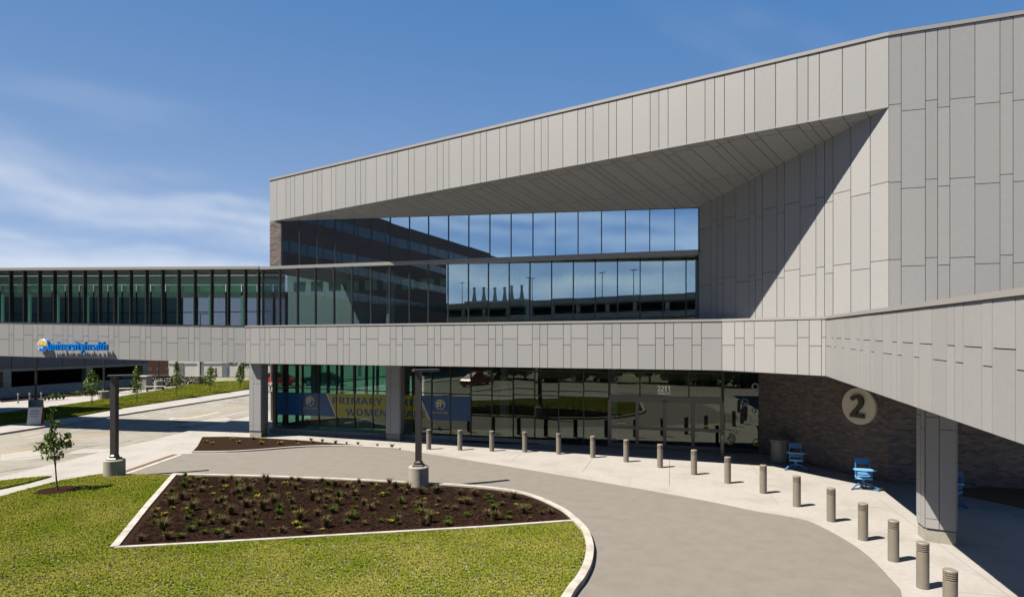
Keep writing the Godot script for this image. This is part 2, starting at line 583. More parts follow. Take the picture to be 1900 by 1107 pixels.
func make_ground() -> void:
	structure("ground", sheet_mesh([Vector2(-420, 300), Vector2(420, 300), Vector2(420, -420), Vector2(-420, -420)], -0.16, 0.0), M.ground, "rough grassy ground reaching out past the street", "ground")
	# street
	var near_edge := func(z: float): return Vector2(-17.75 - 0.06 * (z + 25.0), z)
	var far_edge := func(z: float): return Vector2(-26.8 - 0.104 * (z + 31.0), z)
	var road := structure("road", sheet_mesh([near_edge.call(60.0), near_edge.call(-72.0), far_edge.call(-72.0), far_edge.call(60.0)], -0.10, 0.05), M.road, "pale worn street running under the footbridge", "road")
	var paint := func(line: Array, w: float, m: Material, called: String):
		obj(called, sheet_mesh(ribbon(line, w), -0.095, 0.0), m, road)
	var along := func(share: float, z: float): return near_edge.call(z).lerp(far_edge.call(z), share)
	paint.call([along.call(0.475, -24.0), along.call(0.475, -72.0)], 0.13, M.road_yellow, "centre_line")
	for k in 16:
		var z0 := -22.0 - k * 2.6
		paint.call([along.call(0.74, z0), along.call(0.74, z0 - 1.1)], 0.13, M.road_white, "lane_dash")
		paint.call([along.call(0.86, z0 - 1.0), along.call(0.86, z0 - 2.1)], 0.13, M.road_white, "lane_dash")
	paint.call([along.call(0.26, -14.0), along.call(0.26, -23.5)], 0.14, M.road_white, "lane_line")
	paint.call([along.call(0.22, -34.0), along.call(0.22, -60.0)], 0.13, M.road_white, "lane_line")
	paint.call([along.call(0.60, -15.0), along.call(0.60, -24.0)], 0.13, M.road_white, "lane_line")
	# turn arrow
	var ar := mesher()
	var tip: Vector2 = along.call(0.40, -36.6)
	var fw: Vector2 = (along.call(0.40, -45.0) - along.call(0.40, -35.0)).normalized()
	var rt := Vector2(-fw.y, fw.x)
	var loc := func(x: float, y: float): return tip + rt * x + fw * y
	sheet(ar, [loc.call(-0.12, 4.6), loc.call(0.12, 4.6), loc.call(0.12, 1.6), loc.call(-0.10, 1.0), loc.call(-0.62, 0.85), loc.call(-0.62, 1.25), loc.call(-0.30, 1.4), loc.call(-0.12, 1.8)], -0.095, 0.0)
	sheet(ar, [loc.call(-0.60, 0.45), loc.call(-1.35, 1.05), loc.call(-0.60, 1.65)], -0.095, 0.0)
	obj("turn_arrow", done(ar), M.road_white, road)
	for p in [Vector2(-20.2, -36.2), Vector2(-18.9, -34.0)]:
		var mh := mesher()
		lathe(mh, Vector3(p.x, -0.102, p.y), [Vector2(0.36, 0), Vector2(0.36, 0.012), Vector2(0.3, 0.016), Vector2(0, 0.016)], 18)
		obj("manhole_cover", done(mh), M.rust, road)
	structure("back_street", sheet_mesh([Vector2(-60, 7), Vector2(60, 7), Vector2(60, 15), Vector2(-60, 15)], -0.12, 0.02), M.far_road, "street behind the drive mirrored in the ground floor glass", "road")
	# worn places: pale patches and sealed cracks
	for q in [[Vector2(-19.325, -25.612), Vector2(-17.072, -26.265), Vector2(-17.036, -27.238), Vector2(-19.500, -26.812)], [Vector2(-22.119, -25.612), Vector2(-21.470, -26.536), Vector2(-19.405, -25.112), Vector2(-20.214, -24.169), Vector2(-20.679, -23.944)], [Vector2(-19.874, -35.260), Vector2(-18.510, -38.418), Vector2(-17.567, -37.304), Vector2(-18.751, -34.093)]]:
		obj("patch", sheet_mesh(q, -0.096, 0.0), M.patch, road)
	for q in [[Vector2(-20.679, -23.944), Vector2(-20.475, -24.750), Vector2(-19.907, -25.612), Vector2(-19.705, -27.095), Vector2(-19.479, -27.827)], [Vector2(-19.000, -22.000), Vector2(-18.512, -22.880), Vector2(-18.106, -23.294), Vector2(-18.188, -24.398)], [Vector2(-20.305, -27.238), Vector2(-19.479, -27.827), Vector2(-18.822, -27.978), Vector2(-18.747, -29.250)], [Vector2(-18.099, -28.442), Vector2(-17.789, -30.105), Vector2(-17.480, -31.012)]]:
		obj("crack", sheet_mesh(ribbon(smooth(q, 3), 0.05), -0.0935, 0.0), M.crack, road)
	# cross street and far kerb walk
	structure("cross_street", sheet_mesh([Vector2(-140, -64), Vector2(90, -64), Vector2(90, -77), Vector2(-140, -77)], -0.115, 0.02), M.far_road, "sun bleached cross street beyond the lawn", "road")
	structure("far_pavement", sheet_mesh([far_edge.call(60.0), far_edge.call(-61.0), Vector2(-60, -61), Vector2(-60, 60)], -0.02, 0.10), M.concrete, "pale concrete pavement between parking structure and street", "pavement")
	var kerb_line := []
	for k in 25:
		kerb_line.append(far_edge.call(58.0 - k * 5.0))
	structure("far_kerb", sheet_mesh(ribbon(kerb_line, 0.18, 0.0), 0.004, 0.12), M.kerb, "long concrete kerb on the far side of the street", "kerb")
	far_lawn_poly = [Vector2(-29.444, -34.093), Vector2(-29.035, -35.020), Vector2(-28.012, -37.577), Vector2(-28.275, -42.900), Vector2(-26.924, -60.565), Vector2(-26.658, -65.165), Vector2(-31.649, -74.072), Vector2(-32.961, -73.543), Vector2(-36.618, -71.799), Vector2(-36.224, -66.857), Vector2(-34.916, -57.843), Vector2(-33.946, -49.787), Vector2(-33.663, -45.158), Vector2(-33.939, -39.298), Vector2(-40, -30), Vector2(-34, -24)]
	structure("far_lawn", sheet_mesh(far_lawn_poly, 0.05, 0.08), M.turf, "mown grass strip with young trees beside the street", "lawn")
	# plaza: concrete slabs in a bay pattern over a dark bed
	var drive_outer: Array = [Vector2(-14.040, -25.112), Vector2(-13.502, -25.174), Vector2(-12.159, -25.235), Vector2(-10.998, -25.740), Vector2(-9.433, -26.605), Vector2(-7.556, -26.812), Vector2(-5.520, -26.400), Vector2(-3.888, -25.397), Vector2(-1.644, -23.702), Vector2(0.323, -22.190), Vector2(2.042, -20.800), Vector2(3.555, -19.552), Vector2(4.996, -18.320), Vector2(6.008, -17.392), Vector2(6.772, -16.553), Vector2(7.335, -16.138), Vector2(7.793, -15.671), Vector2(7.914, -15.009), Vector2(7.948, -14.194), Vector2(7.906, -13.441), Vector2(7.785, -12.743), Vector2(7.548, -11.862), Vector2(7.214, -10.953)]
	drive_outer = drive_outer + [Vector2(5.9, -9.6), Vector2(5.2, -7.6), Vector2(3.8, -5.0), Vector2(1.5, -2.0), Vector2(-2.0, 2.0)]
	var drive_inner: Array = [Vector2(1.155, -10.953), Vector2(1.406, -11.543), Vector2(1.638, -12.257), Vector2(1.781, -12.935), Vector2(1.860, -13.547), Vector2(1.877, -14.542), Vector2(1.707, -15.520), Vector2(1.425, -16.500), Vector2(0.683, -17.875), Vector2(-0.178, -18.652), Vector2(-1.464, -19.173), Vector2(-3.387, -19.611), Vector2(-5.656, -20.070), Vector2(-8.390, -20.510), Vector2(-10.358, -20.716), Vector2(-11.899, -20.842)]
	drive_inner = [Vector2(-6.0, 1.0), Vector2(-1.2, -5.5), Vector2(0.45, -9.0)] + drive_inner
	var drive: Array = drive_outer + drive_inner + [Vector2(-13.696, -21.012)]
	var plaza_poly := [near_edge.call(6.0), near_edge.call(-72.0), Vector2(46, -72), Vector2(46, 6)]
	structure("plaza_bed", sheet_mesh(plaza_poly, -0.03, 0.10), M.slab_bed, "dark bedding visible in the joints between plaza slabs", "paving bed")
	var plaza := structure("plaza", sheet_mesh([Vector2(20, -10), Vector2(21, -10), Vector2(21, -11)], -0.025, 0.0), M.slab_bed, "cream concrete forecourt slabs curving along the drive", "pavement")
	var border := smooth(drive_outer, 3)
	var grid_d := Vector2(0.966, 0.258)
	var grid_n := Vector2(-0.258, 0.966)
	var cell := 3.05
	for iu in range(-9, 10):
		for iv in range(-12, 6):
			var o := Vector2(-1.0, -20.0) + grid_d * (iu * cell) + grid_n * (iv * cell)
			var sq := PackedVector2Array([o, o + grid_d * cell, o + (grid_d + grid_n) * cell, o + grid_n * cell])
			if Geometry2D.intersect_polygons(sq, PackedVector2Array(plaza_poly)).is_empty():
				continue
			for part in Geometry2D.intersect_polygons(sq, PackedVector2Array(plaza_poly)):
				for shrunk in Geometry2D.offset_polygon(part, -0.006):
					if shrunk.size() >= 3:
						obj("slab", sheet_mesh(Array(shrunk), 0.0, 0.03), M.concrete, plaza)
	# drive
	structure("driveway", sheet_mesh(smooth(drive_outer, 3) + smooth(drive_inner, 3) + [Vector2(-13.696, -21.012)], 0.006, 0.02), M.asphalt, "grey asphalt drop-off drive curving round the planted island", "driveway")
	structure("drive_edge_band", sheet_mesh(ribbon(border, 1.0, -0.505), 0.005, 0.02), M.concrete, "concrete gutter band along the outer edge of the drive", "gutter")
	var drain: Array = [Vector2(-13.924, -21.273), Vector2(-14.017, -24.990)]
	structure("trench_drain", sheet_mesh(ribbon(drain, 0.22, -0.2), 0.012, 0.02), M.rust, "rusty trench drain across the mouth of the drive", "drain")
	structure("drain_edge", sheet_mesh(ribbon(drain, 0.2, 0.05), 0.010, 0.02), M.kerb, "pale concrete strip beside the rusty trench drain", "kerb")
	# island kerb, lawn and bed
	island_edge = smooth(drive_inner, 4)
	structure("island_kerb", sheet_mesh(ribbon(island_edge, 0.17, -0.085), 0.125, 0.15), M.kerb, "raised white concrete kerb round the island", "kerb")
	var bed_front: Array = [Vector2(1.621, -15.367), Vector2(-0.674, -14.836), Vector2(-4.008, -14.221), Vector2(-6.846, -13.691), Vector2(-8.936, -13.337)]
	var bed_left: Array = [Vector2(-8.960, -13.337), Vector2(-10.197, -16.447), Vector2(-11.803, -20.675)]
	var inner := []
	for p in smooth([Vector2(-11.803, -20.675), Vector2(-10.255, -20.510), Vector2(-8.308, -20.308), Vector2(-5.602, -19.876), Vector2(-3.355, -19.426), Vector2(-1.445, -18.926), Vector2(-0.176, -18.386), Vector2(0.674, -17.660), Vector2(1.337, -16.343), Vector2(1.588, -15.459)], 4):
		inner.append(p)
	bed_poly = inner + [Vector2(1.579, -15.367), Vector2(-0.674, -14.836), Vector2(-4.008, -14.221), Vector2(-6.846, -13.691), Vector2(-8.936, -13.337)]
	structure("planting_bed", sheet_mesh(bed_poly, 0.09, 0.08), M.mulch, "dark bark mulch bed on the island dotted with grasses", "flower bed")
	structure("bed_kerb", sheet_mesh(ribbon(bed_front, 0.11), 0.11, 0.1), M.kerb, "thin straight concrete edging between lawn and mulch", "kerb")
	structure("bed_side_kerb", sheet_mesh(ribbon(bed_left, 0.17), 0.12, 0.1), M.kerb, "slanting concrete edging at the tapered side of the mulch", "kerb")
	var edge_in := []
	for p in drive_inner.slice(0, 9):
		edge_in.append(p)
	var lawn_edge := ribbon(smooth(drive_inner.slice(0, 10), 4), 0.02, -0.16)
	lawn_edge = lawn_edge.slice(0, lawn_edge.size() / 2)
	lawn_poly = lawn_edge + bed_front + bed_left + [Vector2(-11.951, -20.800), Vector2(-13.100, -20.884), Vector2(-14.327, -21.012), Vector2(-14.719, -20.758), Vector2(-15.237, -19.953), Vector2(-15.370, -18.996), Vector2(-15.438, -17.875)] + [Vector2(-17.5, -15.2), Vector2(-17.0, 1.0)]
	structure("lawn", sheet_mesh(lawn_poly, 0.07, 0.08), M.turf, "bright mown lawn in front of the mulch bed", "lawn")
	verge_poly = [Vector2(-16.406, -18.996), Vector2(-16.200, -19.800), Vector2(-16.167, -20.800), Vector2(-16.900, -20.429), Vector2(-17.300, -20.031)] + [Vector2(-19.0, -18.0), Vector2(-18.0, -15.6)]
	structure("verge", sheet_mesh(verge_poly, 0.03, 0.04), M.turf, "small wedge of grass between street and walk", "lawn")
	# second mulch bed by the building corner
	side_bed_poly = [Vector2(-13.739, -25.485), Vector2(-14.235, -26.812), Vector2(-15.377, -29.417), Vector2(-14.214, -29.501), Vector2(-12.764, -29.250), Vector2(-10.056, -28.364), Vector2(-7.143, -27.095), Vector2(-4.967, -26.265), Vector2(-6.288, -26.605), Vector2(-7.616, -27.024), Vector2(-9.506, -26.812), Vector2(-11.109, -26.000), Vector2(-12.310, -25.548)]
	structure("corner_bed", sheet_mesh(side_bed_poly, 0.05, 0.05), M.mulch, "slim mulch bed with yellow tufts below the first column", "flower bed")
	structure("corner_bed_kerb", sheet_mesh(ribbon(smooth([Vector2(-13.671, -25.360), Vector2(-12.249, -25.422), Vector2(-11.042, -25.843), Vector2(-9.462, -26.687), Vector2(-7.584, -26.911), Vector2(-6.025, -26.509), Vector2(-4.954, -26.198)], 3), 0.14), 0.07, 0.06), M.kerb, "curved concrete edging of the slim mulch bed", "kerb")
	glass_bed_poly = [Vector2(-3.932, -30.462), Vector2(1.337, -29.417), Vector2(1.251, -27.529), Vector2(-0.377, -27.677), Vector2(-2.225, -28.131), Vector2(-3.041, -29.085)]
	structure("window_bed", sheet_mesh(glass_bed_poly, 0.03, 0.03), M.mulch, "shaded mulch bed against the ground floor glass", "flower bed")
	brick_bed_poly = [Vector2(14.334, -18.996), Vector2(16.714, -19.353), Vector2(17.973, -19.574)] + [Vector2(14.818, -16.138), Vector2(14.529, -16.824), Vector2(14.278, -17.451), Vector2(13.808, -18.191)]
	structure("wall_bed", sheet_mesh(brick_bed_poly, 0.04, 0.04), M.dry_mulch, "dry mulch bed along the sunlit brick wall", "flower bed")
	# parking stripe scraps on the plaza
	structure("red_paint_mark", sheet_mesh([Vector2(3.535, -24.930), Vector2(3.589, -24.906), Vector2(3.814, -25.817), Vector2(3.771, -25.843)], 0.008, 0.0), M.red_paint, "short red paint stroke on the plaza by a bollard", "paint mark")

# ---------------------------------------------------------------- main building
func poly_block(poly: Array, y0: float, y1: float) -> ArrayMesh:
	var st := mesher()
	sheet(st, poly, y1, y1 - y0)
	sheet(st, poly, y0, 0.0)
	return done(st)

func plan(F: Face, s: float, out := 0.0) -> Vector2:
	return F.a + F.d * s + F.n * out

func brick_wall(owner: Node3D, called: String, F: Face, s0: float, s1: float, y0: float, y1: float, singles: int, pick: Callable) -> void:
	var wall := obj(called, slab_mesh(F, s0, s1, y0, y1, -0.006, 0.25), M.mortar, owner)
	var bl := 0.203
	var bh := 0.0677
	var joint := 0.010
	var unit := BoxMesh.new()
	unit.size = Vector3(bl - joint, bh - joint, 0.03)
	var half := BoxMesh.new()
	half.size = Vector3(bl / 2 - joint, bh - joint, 0.03)
	var spots := []
	var rows := int((y1 - y0) / bh)
	for r in rows:
		var s := s0 + (0.0 if r % 2 == 0 else -bl / 2)
		while s < s1 - 0.02:
			var a := maxf(s, s0)
			var b := minf(s + bl, s1)
			if b - a > 0.05:
				spots.append([a, b, y0 + r * bh])
			s += bl
	var chosen := []
	var rest := []
	for p in spots:
		if chosen.size() < singles and absf(p[1] - p[0] - bl) < 0.001 and pick.call(p[0], p[2]):
			chosen.append(p)
		else:
			rest.append(p)
	for p in chosen:
		var o := obj("brick", unit, M.brick[rng.randi() % 5], wall)
		o.transform = Transform3D(F.basis(), F.at((p[0] + p[1]) / 2, p[2] + bh / 2, -0.012 + rng.randf_range(-0.002, 0.002)))
	var st := mesher()
	var tones := [Color(0.082, 0.069, 0.065), Color(0.108, 0.087, 0.08), Color(0.135, 0.103, 0.092), Color(0.092, 0.083, 0.082), Color(0.066, 0.059, 0.059)]
	for p in rest:
		st.set_color(tones[rng.randi() % 5] * rng.randf_range(0.85, 1.2))
		slab(st, F, p[0] + joint / 2, p[1] - joint / 2, p[2] + joint / 2, p[2] + joint / 2, p[2] + bh - joint / 2, p[2] + bh - joint / 2, 0.003 + rng.randf_range(-0.002, 0.002), 0.03)
	var o := obj("bricks", done(st), M.brick_mix, wall)
	o.set_meta("kind", "stuff")

func clad_column(owner: Node3D, label: String, corners: Array, y0: float, y1: float, splits: Array) -> void:
	# corners in plan, counter-clockwise from the far left front; concrete plinth below the panels
	var col := obj("column", poly_block(corners, y0 + 0.30, y1), M.backing, owner)
	col.set_meta("label", label)
	var c := Vector2.ZERO
	for p in corners:
		c += p / corners.size()
	var base := []
	for p in corners:
		base.append(p + (p - c).normalized() * 0.0)
	obj("plinth", poly_block(base, y0, y0 + 0.29), M.plinth, col)
	for i in corners.size():
		var F := Face.new(corners[i], corners[(i + 1) % corners.size()])
		var js: Array = []
		for k in splits[i % splits.size()]:
			js.append(k * F.length)
		clad(col, F, 0.0, F.length, js, [y0 + 0.33, y0 + 0.33], [y1, y1], [[0.22, 2.62], [2.34], [0.22, 2.62]], 0.03, 0.007)

func make_building() -> void:
	var B := thing("hospital_building", "grey panelled hospital with slanted roof overhang, strip windows and entrance canopy", "building", Vector3.ZERO)
	var can := Face.new(Vector2(-13.203, -29.340), Vector2(7.722, -21.780))
	var canb := Face.new(Vector2(7.722, -21.780), Vector2(9.683, -18.270))
	var wing := Face.new(Vector2(9.683, -18.270), Vector2(6.451, -7.470))
	var gl := Face.new(Vector2(-12.642, -29.970), Vector2(7.552, -23.940))
	var gl2 := Face.new(Vector2(-12.342, -29.260), Vector2(7.807, -24.750))
	var fas := Face.new(Vector2(-12.224, -29.880), Vector2(10.996, -17.280))
	var ang := Face.new(Vector2(7.552, -23.940), Vector2(10.996, -17.280))
	var rw := Face.new(Vector2(10.996, -17.280), Vector2(27.000, -12.831))
	var sf := Face.new(Vector2(-12.780, -31.410), Vector2(10.494, -25.254))
	var bk := Face.new(Vector2(10.494, -25.254), Vector2(12.645, -19.890))
	var bk2 := Face.new(Vector2(12.645, -19.890), Vector2(28.800, -15.660))
	var back := Vector2(0.286, -0.958)  # away from the street front

	# --- roof fascia
	var st := mesher()
	slab(st, fas, -0.02, fas.length, 10.83, 11.58, 12.93, 13.68, -0.032, 0.12)
	var fascia := obj("roof_fascia", done(st), M.backing, B)
	clad(fascia, fas, 0.0, fas.length, [0.526, 1.179, 1.486, 1.789, 2.397, 3.021, 3.329, 3.633, 4.242, 4.528, 5.145, 5.758, 6.064, 6.367, 6.988, 7.588, 7.891, 8.198, 8.804, 9.109, 9.725, 10.319, 10.630, 10.922, 11.533, 12.143, 12.446, 12.745, 13.353, 13.662, 14.267, 14.882, 15.178, 15.470, 16.077, 16.676, 16.982, 17.276, 17.876, 18.166, 18.750, 19.384, 19.691, 20.007, 20.625, 21.233, 21.540, 21.849, 22.465, 22.772, 23.390, 24.001, 24.308, 24.616, 25.233, 25.840], [10.815, 11.565], [12.86, 13.635], [])
	st = mesher()
	slab(st, fas, -0.03, fas.length + 0.02, 12.875, 13.65, 12.975, 13.755, 0.03, 0.45)
	obj("coping", done(st), M.coping, fascia)
	# left return of the fascia
	var ret := Face.new(fas.a + back * 9.0, fas.a)
	clad(fascia, ret, 0.0, ret.length, [1.2, 1.8, 2.4, 3.6, 4.8, 6.0, 7.2], [10.815, 10.815], [12.86, 12.86], [])
	obj("return_backing", slab_mesh(ret, 0.0, ret.length - 0.05, 10.83, 12.9, -0.032, 0.1), M.backing, fascia)
	# --- soffit under the overhang
	var L := Vector3(-12.224, 10.819, -29.880)
	var C := Vector3(10.991, 11.570, -17.283)
	var Q := Vector3(0.725, -0.256, -0.639)
	var apex := Vector2(18.689, 4.634)
	var along_edge := (C - L).normalized()
	var tri := PackedVector2Array([Vector2(0, 0), Vector2(L.distance_to(C), 0), apex])
	var up := along_edge.cross(Q).normalized()
	if up.y < 0:
		up = -up
	st = mesher()
	var B3 := L + along_edge * apex.x + Q * apex.y
	prism(st, [L + up * 0.03, B3 + up * 0.03, C + up * 0.03], up * 0.08)
	var soffit := obj("soffit", done(st), M.panel[1], B)
	var sj: Array = [0.0] + [0.526, 1.179, 1.486, 1.789, 2.397, 3.021, 3.329, 3.633, 4.242, 4.528, 5.145, 5.758, 6.064, 6.367, 6.988, 7.588, 7.891, 8.198, 8.804, 9.109, 9.725, 10.319, 10.630, 10.922, 11.533, 12.143, 12.446, 12.745, 13.353, 13.662, 14.267, 14.882, 15.178, 15.470, 16.077, 16.676, 16.982, 17.276, 17.876, 18.166, 18.750, 19.384, 19.691, 20.007, 20.625, 21.233, 21.540, 21.849, 22.465, 22.772, 23.390, 24.001, 24.308, 24.616, 25.233, 25.840] + [fas.length]
	for i in sj.size() - 1:
		var ts := [-0.5]
		var t: float = [0.22, 0.48, 0.34][i % 3]
		while t < 6.0:
			ts.append(t)
			t += 2.27
		ts.append(7.0)
		for k in ts.size() - 1:
			var g := 0.011
			var cellp := PackedVector2Array([Vector2(sj[i] + g, ts[k] + g), Vector2(sj[i + 1] - g, ts[k] + g), Vector2(sj[i + 1] - g, ts[k + 1] - g), Vector2(sj[i] + g, ts[k + 1] - g)])
			for part in Geometry2D.intersect_polygons(cellp, tri):
				if part.size() < 3:
					continue
				var pts := []
				for p in part:
					pts.append(L + along_edge * p.x + Q * p.y)
				var nn: Vector3 = (pts[1] - pts[0]).cross(pts[2] - pts[0])
				if nn.y > 0:
					pts.reverse()
				var ps := mesher()
				prism(ps, pts, up * 0.02)
				obj("panel", done(ps), M.panel[rng.randi() % 3], soffit)
	# --- slanted side wall under the overhang
	st = mesher()
	slab(st, ang, 0.0, ang.length, 3.6, 3.6, 10.3, 11.75, -0.032, 0.3)
	var aw := obj("slanted_wall", done(st), M.backing, B)
	clad(aw, ang, 0.0, ang.length, [0.656, 0.960, 1.268, 1.882, 2.494, 2.776, 3.078, 3.684, 3.980, 4.588, 5.172, 5.474, 5.767, 6.351, 6.952], [4.68, 4.68], [10.16, 11.57], [[2.32, 4.6], [2.52, 4.8], [2.29, 4.57], [2.52, 4.8], [2.28, 4.57], [2.49, 4.76], [2.28, 4.55], [2.51, 4.78], [2.27, 4.53], [2.49, 4.77], [2.26, 4.54], [2.47, 4.73], [2.24, 4.51], [2.47, 4.74], [2.25, 4.52], [2.44, 4.72]])
	# --- long side wall beyond the corner
	st = mesher()
	slab(st, rw, 0.0, rw.length, 3.6, 3.6, 13.68, 14.35, -0.032, 0.3)
	var side := obj("side_wall", done(st), M.backing, B)
	var rj: Array = [0.318, 0.929, 1.234, 1.535, 2.144, 2.742, 3.050]
	var more: float = rj[-1]
	var pat := [0.61, 0.61, 0.305, 0.61, 0.305, 0.305]
	for k in 20:
		more += pat[k % 6]
		if more < rw.length - 0.4:
			rj.append(more)
	clad(side, rw, 0.0, rw.length, rj, [4.68, 4.68], [13.635, 14.30], [[2.44, 4.69, 6.95], [2.24, 4.49, 6.74], [2.46, 4.71, 6.97], [2.24, 4.49, 6.74]])
	st = mesher()
	slab(st, rw, -0.02, rw.length, 13.65, 14.31, 13.755, 14.42, 0.03, 0.45)
	obj("coping", done(st), M.coping, side)

	# --- roof, floors and the walls behind the glass
	var deep := back * 15.0
	var roof_poly := [plan(fas, 0.3, -0.35), plan(fas, fas.length, -0.35), plan(rw, rw.length, -0.35), rw.a + rw.d * rw.length + deep * 1.3, fas.a + deep * 1.3]
	obj("roof_slab", poly_block(roof_poly, 12.2, 12.6), M.interior_dark, B)
	var gl0 := plan(gl, 0.0, -0.2)
	var gl1 := plan(gl, gl.length, -0.2)
	obj("upper_ceiling", poly_block([plan(gl, 0.7, -0.2), gl1, gl1 + deep, plan(gl, 0.7, -0.2) + deep], 10.95, 11.05), M.ceiling, B)
	obj("upper_floor", poly_block([plan(gl, 0.0, -0.1), plan(gl, gl.length, -0.1), gl1 + deep, gl0 + deep], 8.335, 8.42), M.interior_floor, B)
	obj("lower_floor", poly_block([plan(gl2, 0.0, -0.2), plan(gl2, gl2.length, -0.2), gl1 + deep, gl0 + deep], 5.1, 5.5), M.interior_floor, B)
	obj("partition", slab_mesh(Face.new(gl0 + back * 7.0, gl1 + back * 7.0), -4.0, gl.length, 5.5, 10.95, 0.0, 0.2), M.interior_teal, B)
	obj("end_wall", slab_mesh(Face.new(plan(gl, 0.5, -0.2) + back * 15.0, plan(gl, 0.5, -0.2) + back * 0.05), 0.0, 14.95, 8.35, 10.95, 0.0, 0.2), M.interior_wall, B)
	obj("back_wall", slab_mesh(Face.new(gl0 + deep * 1.25, rw.a + rw.d * rw.length + deep * 1.25), 0.0, 45.0, 0.0, 13.5, 0.0, 0.3), M.panel[0], B)
	# bulkhead panels, coloured green as if lit through tinted glass, and ceiling ribs seen through the lower strip of glass
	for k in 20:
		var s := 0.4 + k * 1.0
		obj("bulkhead_panel", slab_mesh(gl2, s + 0.3, s + 0.95, 7.35, 7.85, -1.6, 0.05), M.daylit_green, B)
	# inner posts
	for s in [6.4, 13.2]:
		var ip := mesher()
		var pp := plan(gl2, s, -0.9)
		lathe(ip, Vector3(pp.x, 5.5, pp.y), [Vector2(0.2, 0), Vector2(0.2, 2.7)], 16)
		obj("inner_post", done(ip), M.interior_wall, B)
	# --- strip windows
	var ug := obj("upper_glazing", slab_mesh(gl, 0.85, gl.length, 8.42, 8.46, -0.02, 0.1), M.mullion, B)
	glaze(ug, gl, [1.190, 2.216, 3.226, 4.229, 5.278, 6.209, 7.205, 8.204, 9.172, 10.167, 11.154, 12.162, 13.152, 14.149, 15.152, 16.144, 17.146, 18.146, 19.139, 20.138, 21.065], [8.44, 8.44], [10.80, 10.14], M.glass_upper, M.mullion, 0.035, 0.16)
	var lg := obj("lower_glazing", slab_mesh(gl2, 0.0, gl2.length, 5.45, 5.52, -0.02, 0.1), M.mullion, B)
	obj("window_return", slab_mesh(Face.new(gl2.b_end(), gl.b_end()), 0.0, gl2.b_end().distance_to(gl.b_end()), 5.45, 8.5, 0.0, 0.1), M.panel[0], B)
	glaze(lg, gl2, [0.015, 0.957, 1.934, 2.896, 3.882, 4.841, 5.810, 6.765, 7.747, 8.680, 9.638, 10.616, 11.556, 12.520, 13.470, 14.437, 15.395, 16.348, 17.297, 18.251, 19.195, 20.134, 20.638], [5.50, 5.50], [8.34, 8.34], M.glass_lower, M.mullion, 0.045, 0.16)
	st = mesher()
	slab(st, gl, gl.length * 0.44, gl.length - 0.02, 8.33, 8.27, 8.51, 8.46, 0.10, 0.35)
	slab(st, gl2, -0.1, gl2.length * 0.50, 8.33, 8.35, 8.47, 8.52, 0.06, 0.9)
	obj("window_band", done(st), M.coping, B)
	# brick pier at the end of the upper strip
	var pier := Face.new(plan(gl, 0.470, 0.02), plan(gl, 1.142, 0.02))
	brick_wall(B, "brick_pier", pier, 0.0, pier.length, 8.5, 10.80, 0, func(_s, _y): return false)

	# --- entrance canopy
	var cb := mesher()
	slab(cb, can, 0.0, can.length + 0.02, 3.72, 3.72, 5.5, 5.5, -0.032, 0.2)
	slab(cb, canb, 0.0, canb.length + 0.02, 3.72, 3.72, 5.5, 5.5, -0.032, 0.2)
	var canopy := obj("canopy_fascia", done(cb), M.backing, B)
	clad(canopy, can, 0.0, can.length, [0.299, 0.890, 1.202, 1.502, 2.086, 2.407, 2.988, 3.625, 3.899, 4.216, 4.817, 5.435, 5.741, 6.070, 6.670, 6.991, 7.610, 8.228, 8.537, 8.860, 9.482, 10.117, 10.435, 10.750, 11.387, 11.717, 12.345, 12.985, 13.308, 13.628, 14.280, 14.921, 15.245, 15.573, 16.233, 16.552, 17.215, 17.871, 18.195, 18.528, 19.197, 19.853, 20.189, 20.527, 21.193, 21.527], [3.695, 3.695], [5.475, 5.475], [[1.185], [0.925]])
	clad(canopy, canb, 0.0, canb.length, [0.575, 0.988, 1.400, 2.228, 3.052, 3.464, 3.878], [3.695, 3.68], [5.475, 5.42], [[0.925], [1.185]])
	cb = mesher()
	slab(cb, can, -0.02, can.length + 0.015, 5.49, 5.49, 5.56, 5.58, 0.02, 0.4)
	slab(cb, canb, 0.0, canb.length, 5.49, 5.44, 5.58, 5.52, 0.02, 0.4)
	obj("coping", done(cb), M.coping, canopy)
	var cend := Face.new(can.a + back * 1.2, can.a)
	clad(canopy, cend, 0.0, 1.2, [0.6], [3.695, 3.695], [5.475, 5.475], [[0.925], [1.185]])
	# deck above and lining below the canopy
	var w1 := canb.a + canb.d * canb.length
	var under := [plan(can, 0.05, -0.22), plan(can, can.length, -0.22), plan(canb, canb.length, -0.22), w1 + Vector2(2.5, -0.7), plan(bk2, 0.3, -0.2), plan(bk, 0.0, -0.3), plan(sf, 0.0, -0.3)]
	obj("canopy_lining", poly_block(under, 3.70, 3.76), M.panel[1], B)
	obj("canopy_deck", poly_block(under, 5.0, 5.46), M.interior_dark, B)

	# --- wing of the canopy that reaches forward past the drive
	var wl := 24.0
	var drop := -0.27 / 11.27 * wl
	cb = mesher()
	slab(cb, wing, 0.0, wl, 3.70, 3.70 + drop, 5.44, 5.44 + drop * 0.8, -0.032, 0.2)
	# (faces the drive: outward side is towards -x)
	var wb := obj("canopy_wing", done(cb), M.backing, B)
	var wj := []
	var mark := 0.1
	for k in 70:
		mark += [0.61, 0.305, 0.305, 0.61, 0.305, 0.61][k % 6]
		if mark < wl - 0.3:
			wj.append(mark)
	clad(wb, wing, 0.0, wl, wj, [3.68, 3.68 + drop], [5.42, 5.42 + drop * 0.55], [[0.925], [1.185]], 0.0, 0.009)
	cb = mesher()
	slab(cb, wing, -0.02, wl, 5.44, 5.44 + drop * 0.55, 5.52, 5.52 + drop * 0.5, 0.03, 0.5)
	obj("coping", done(cb), M.coping, wb)
	var wid := 2.6
	var wing_far := wing.a + wing.d * wl
	st = mesher()
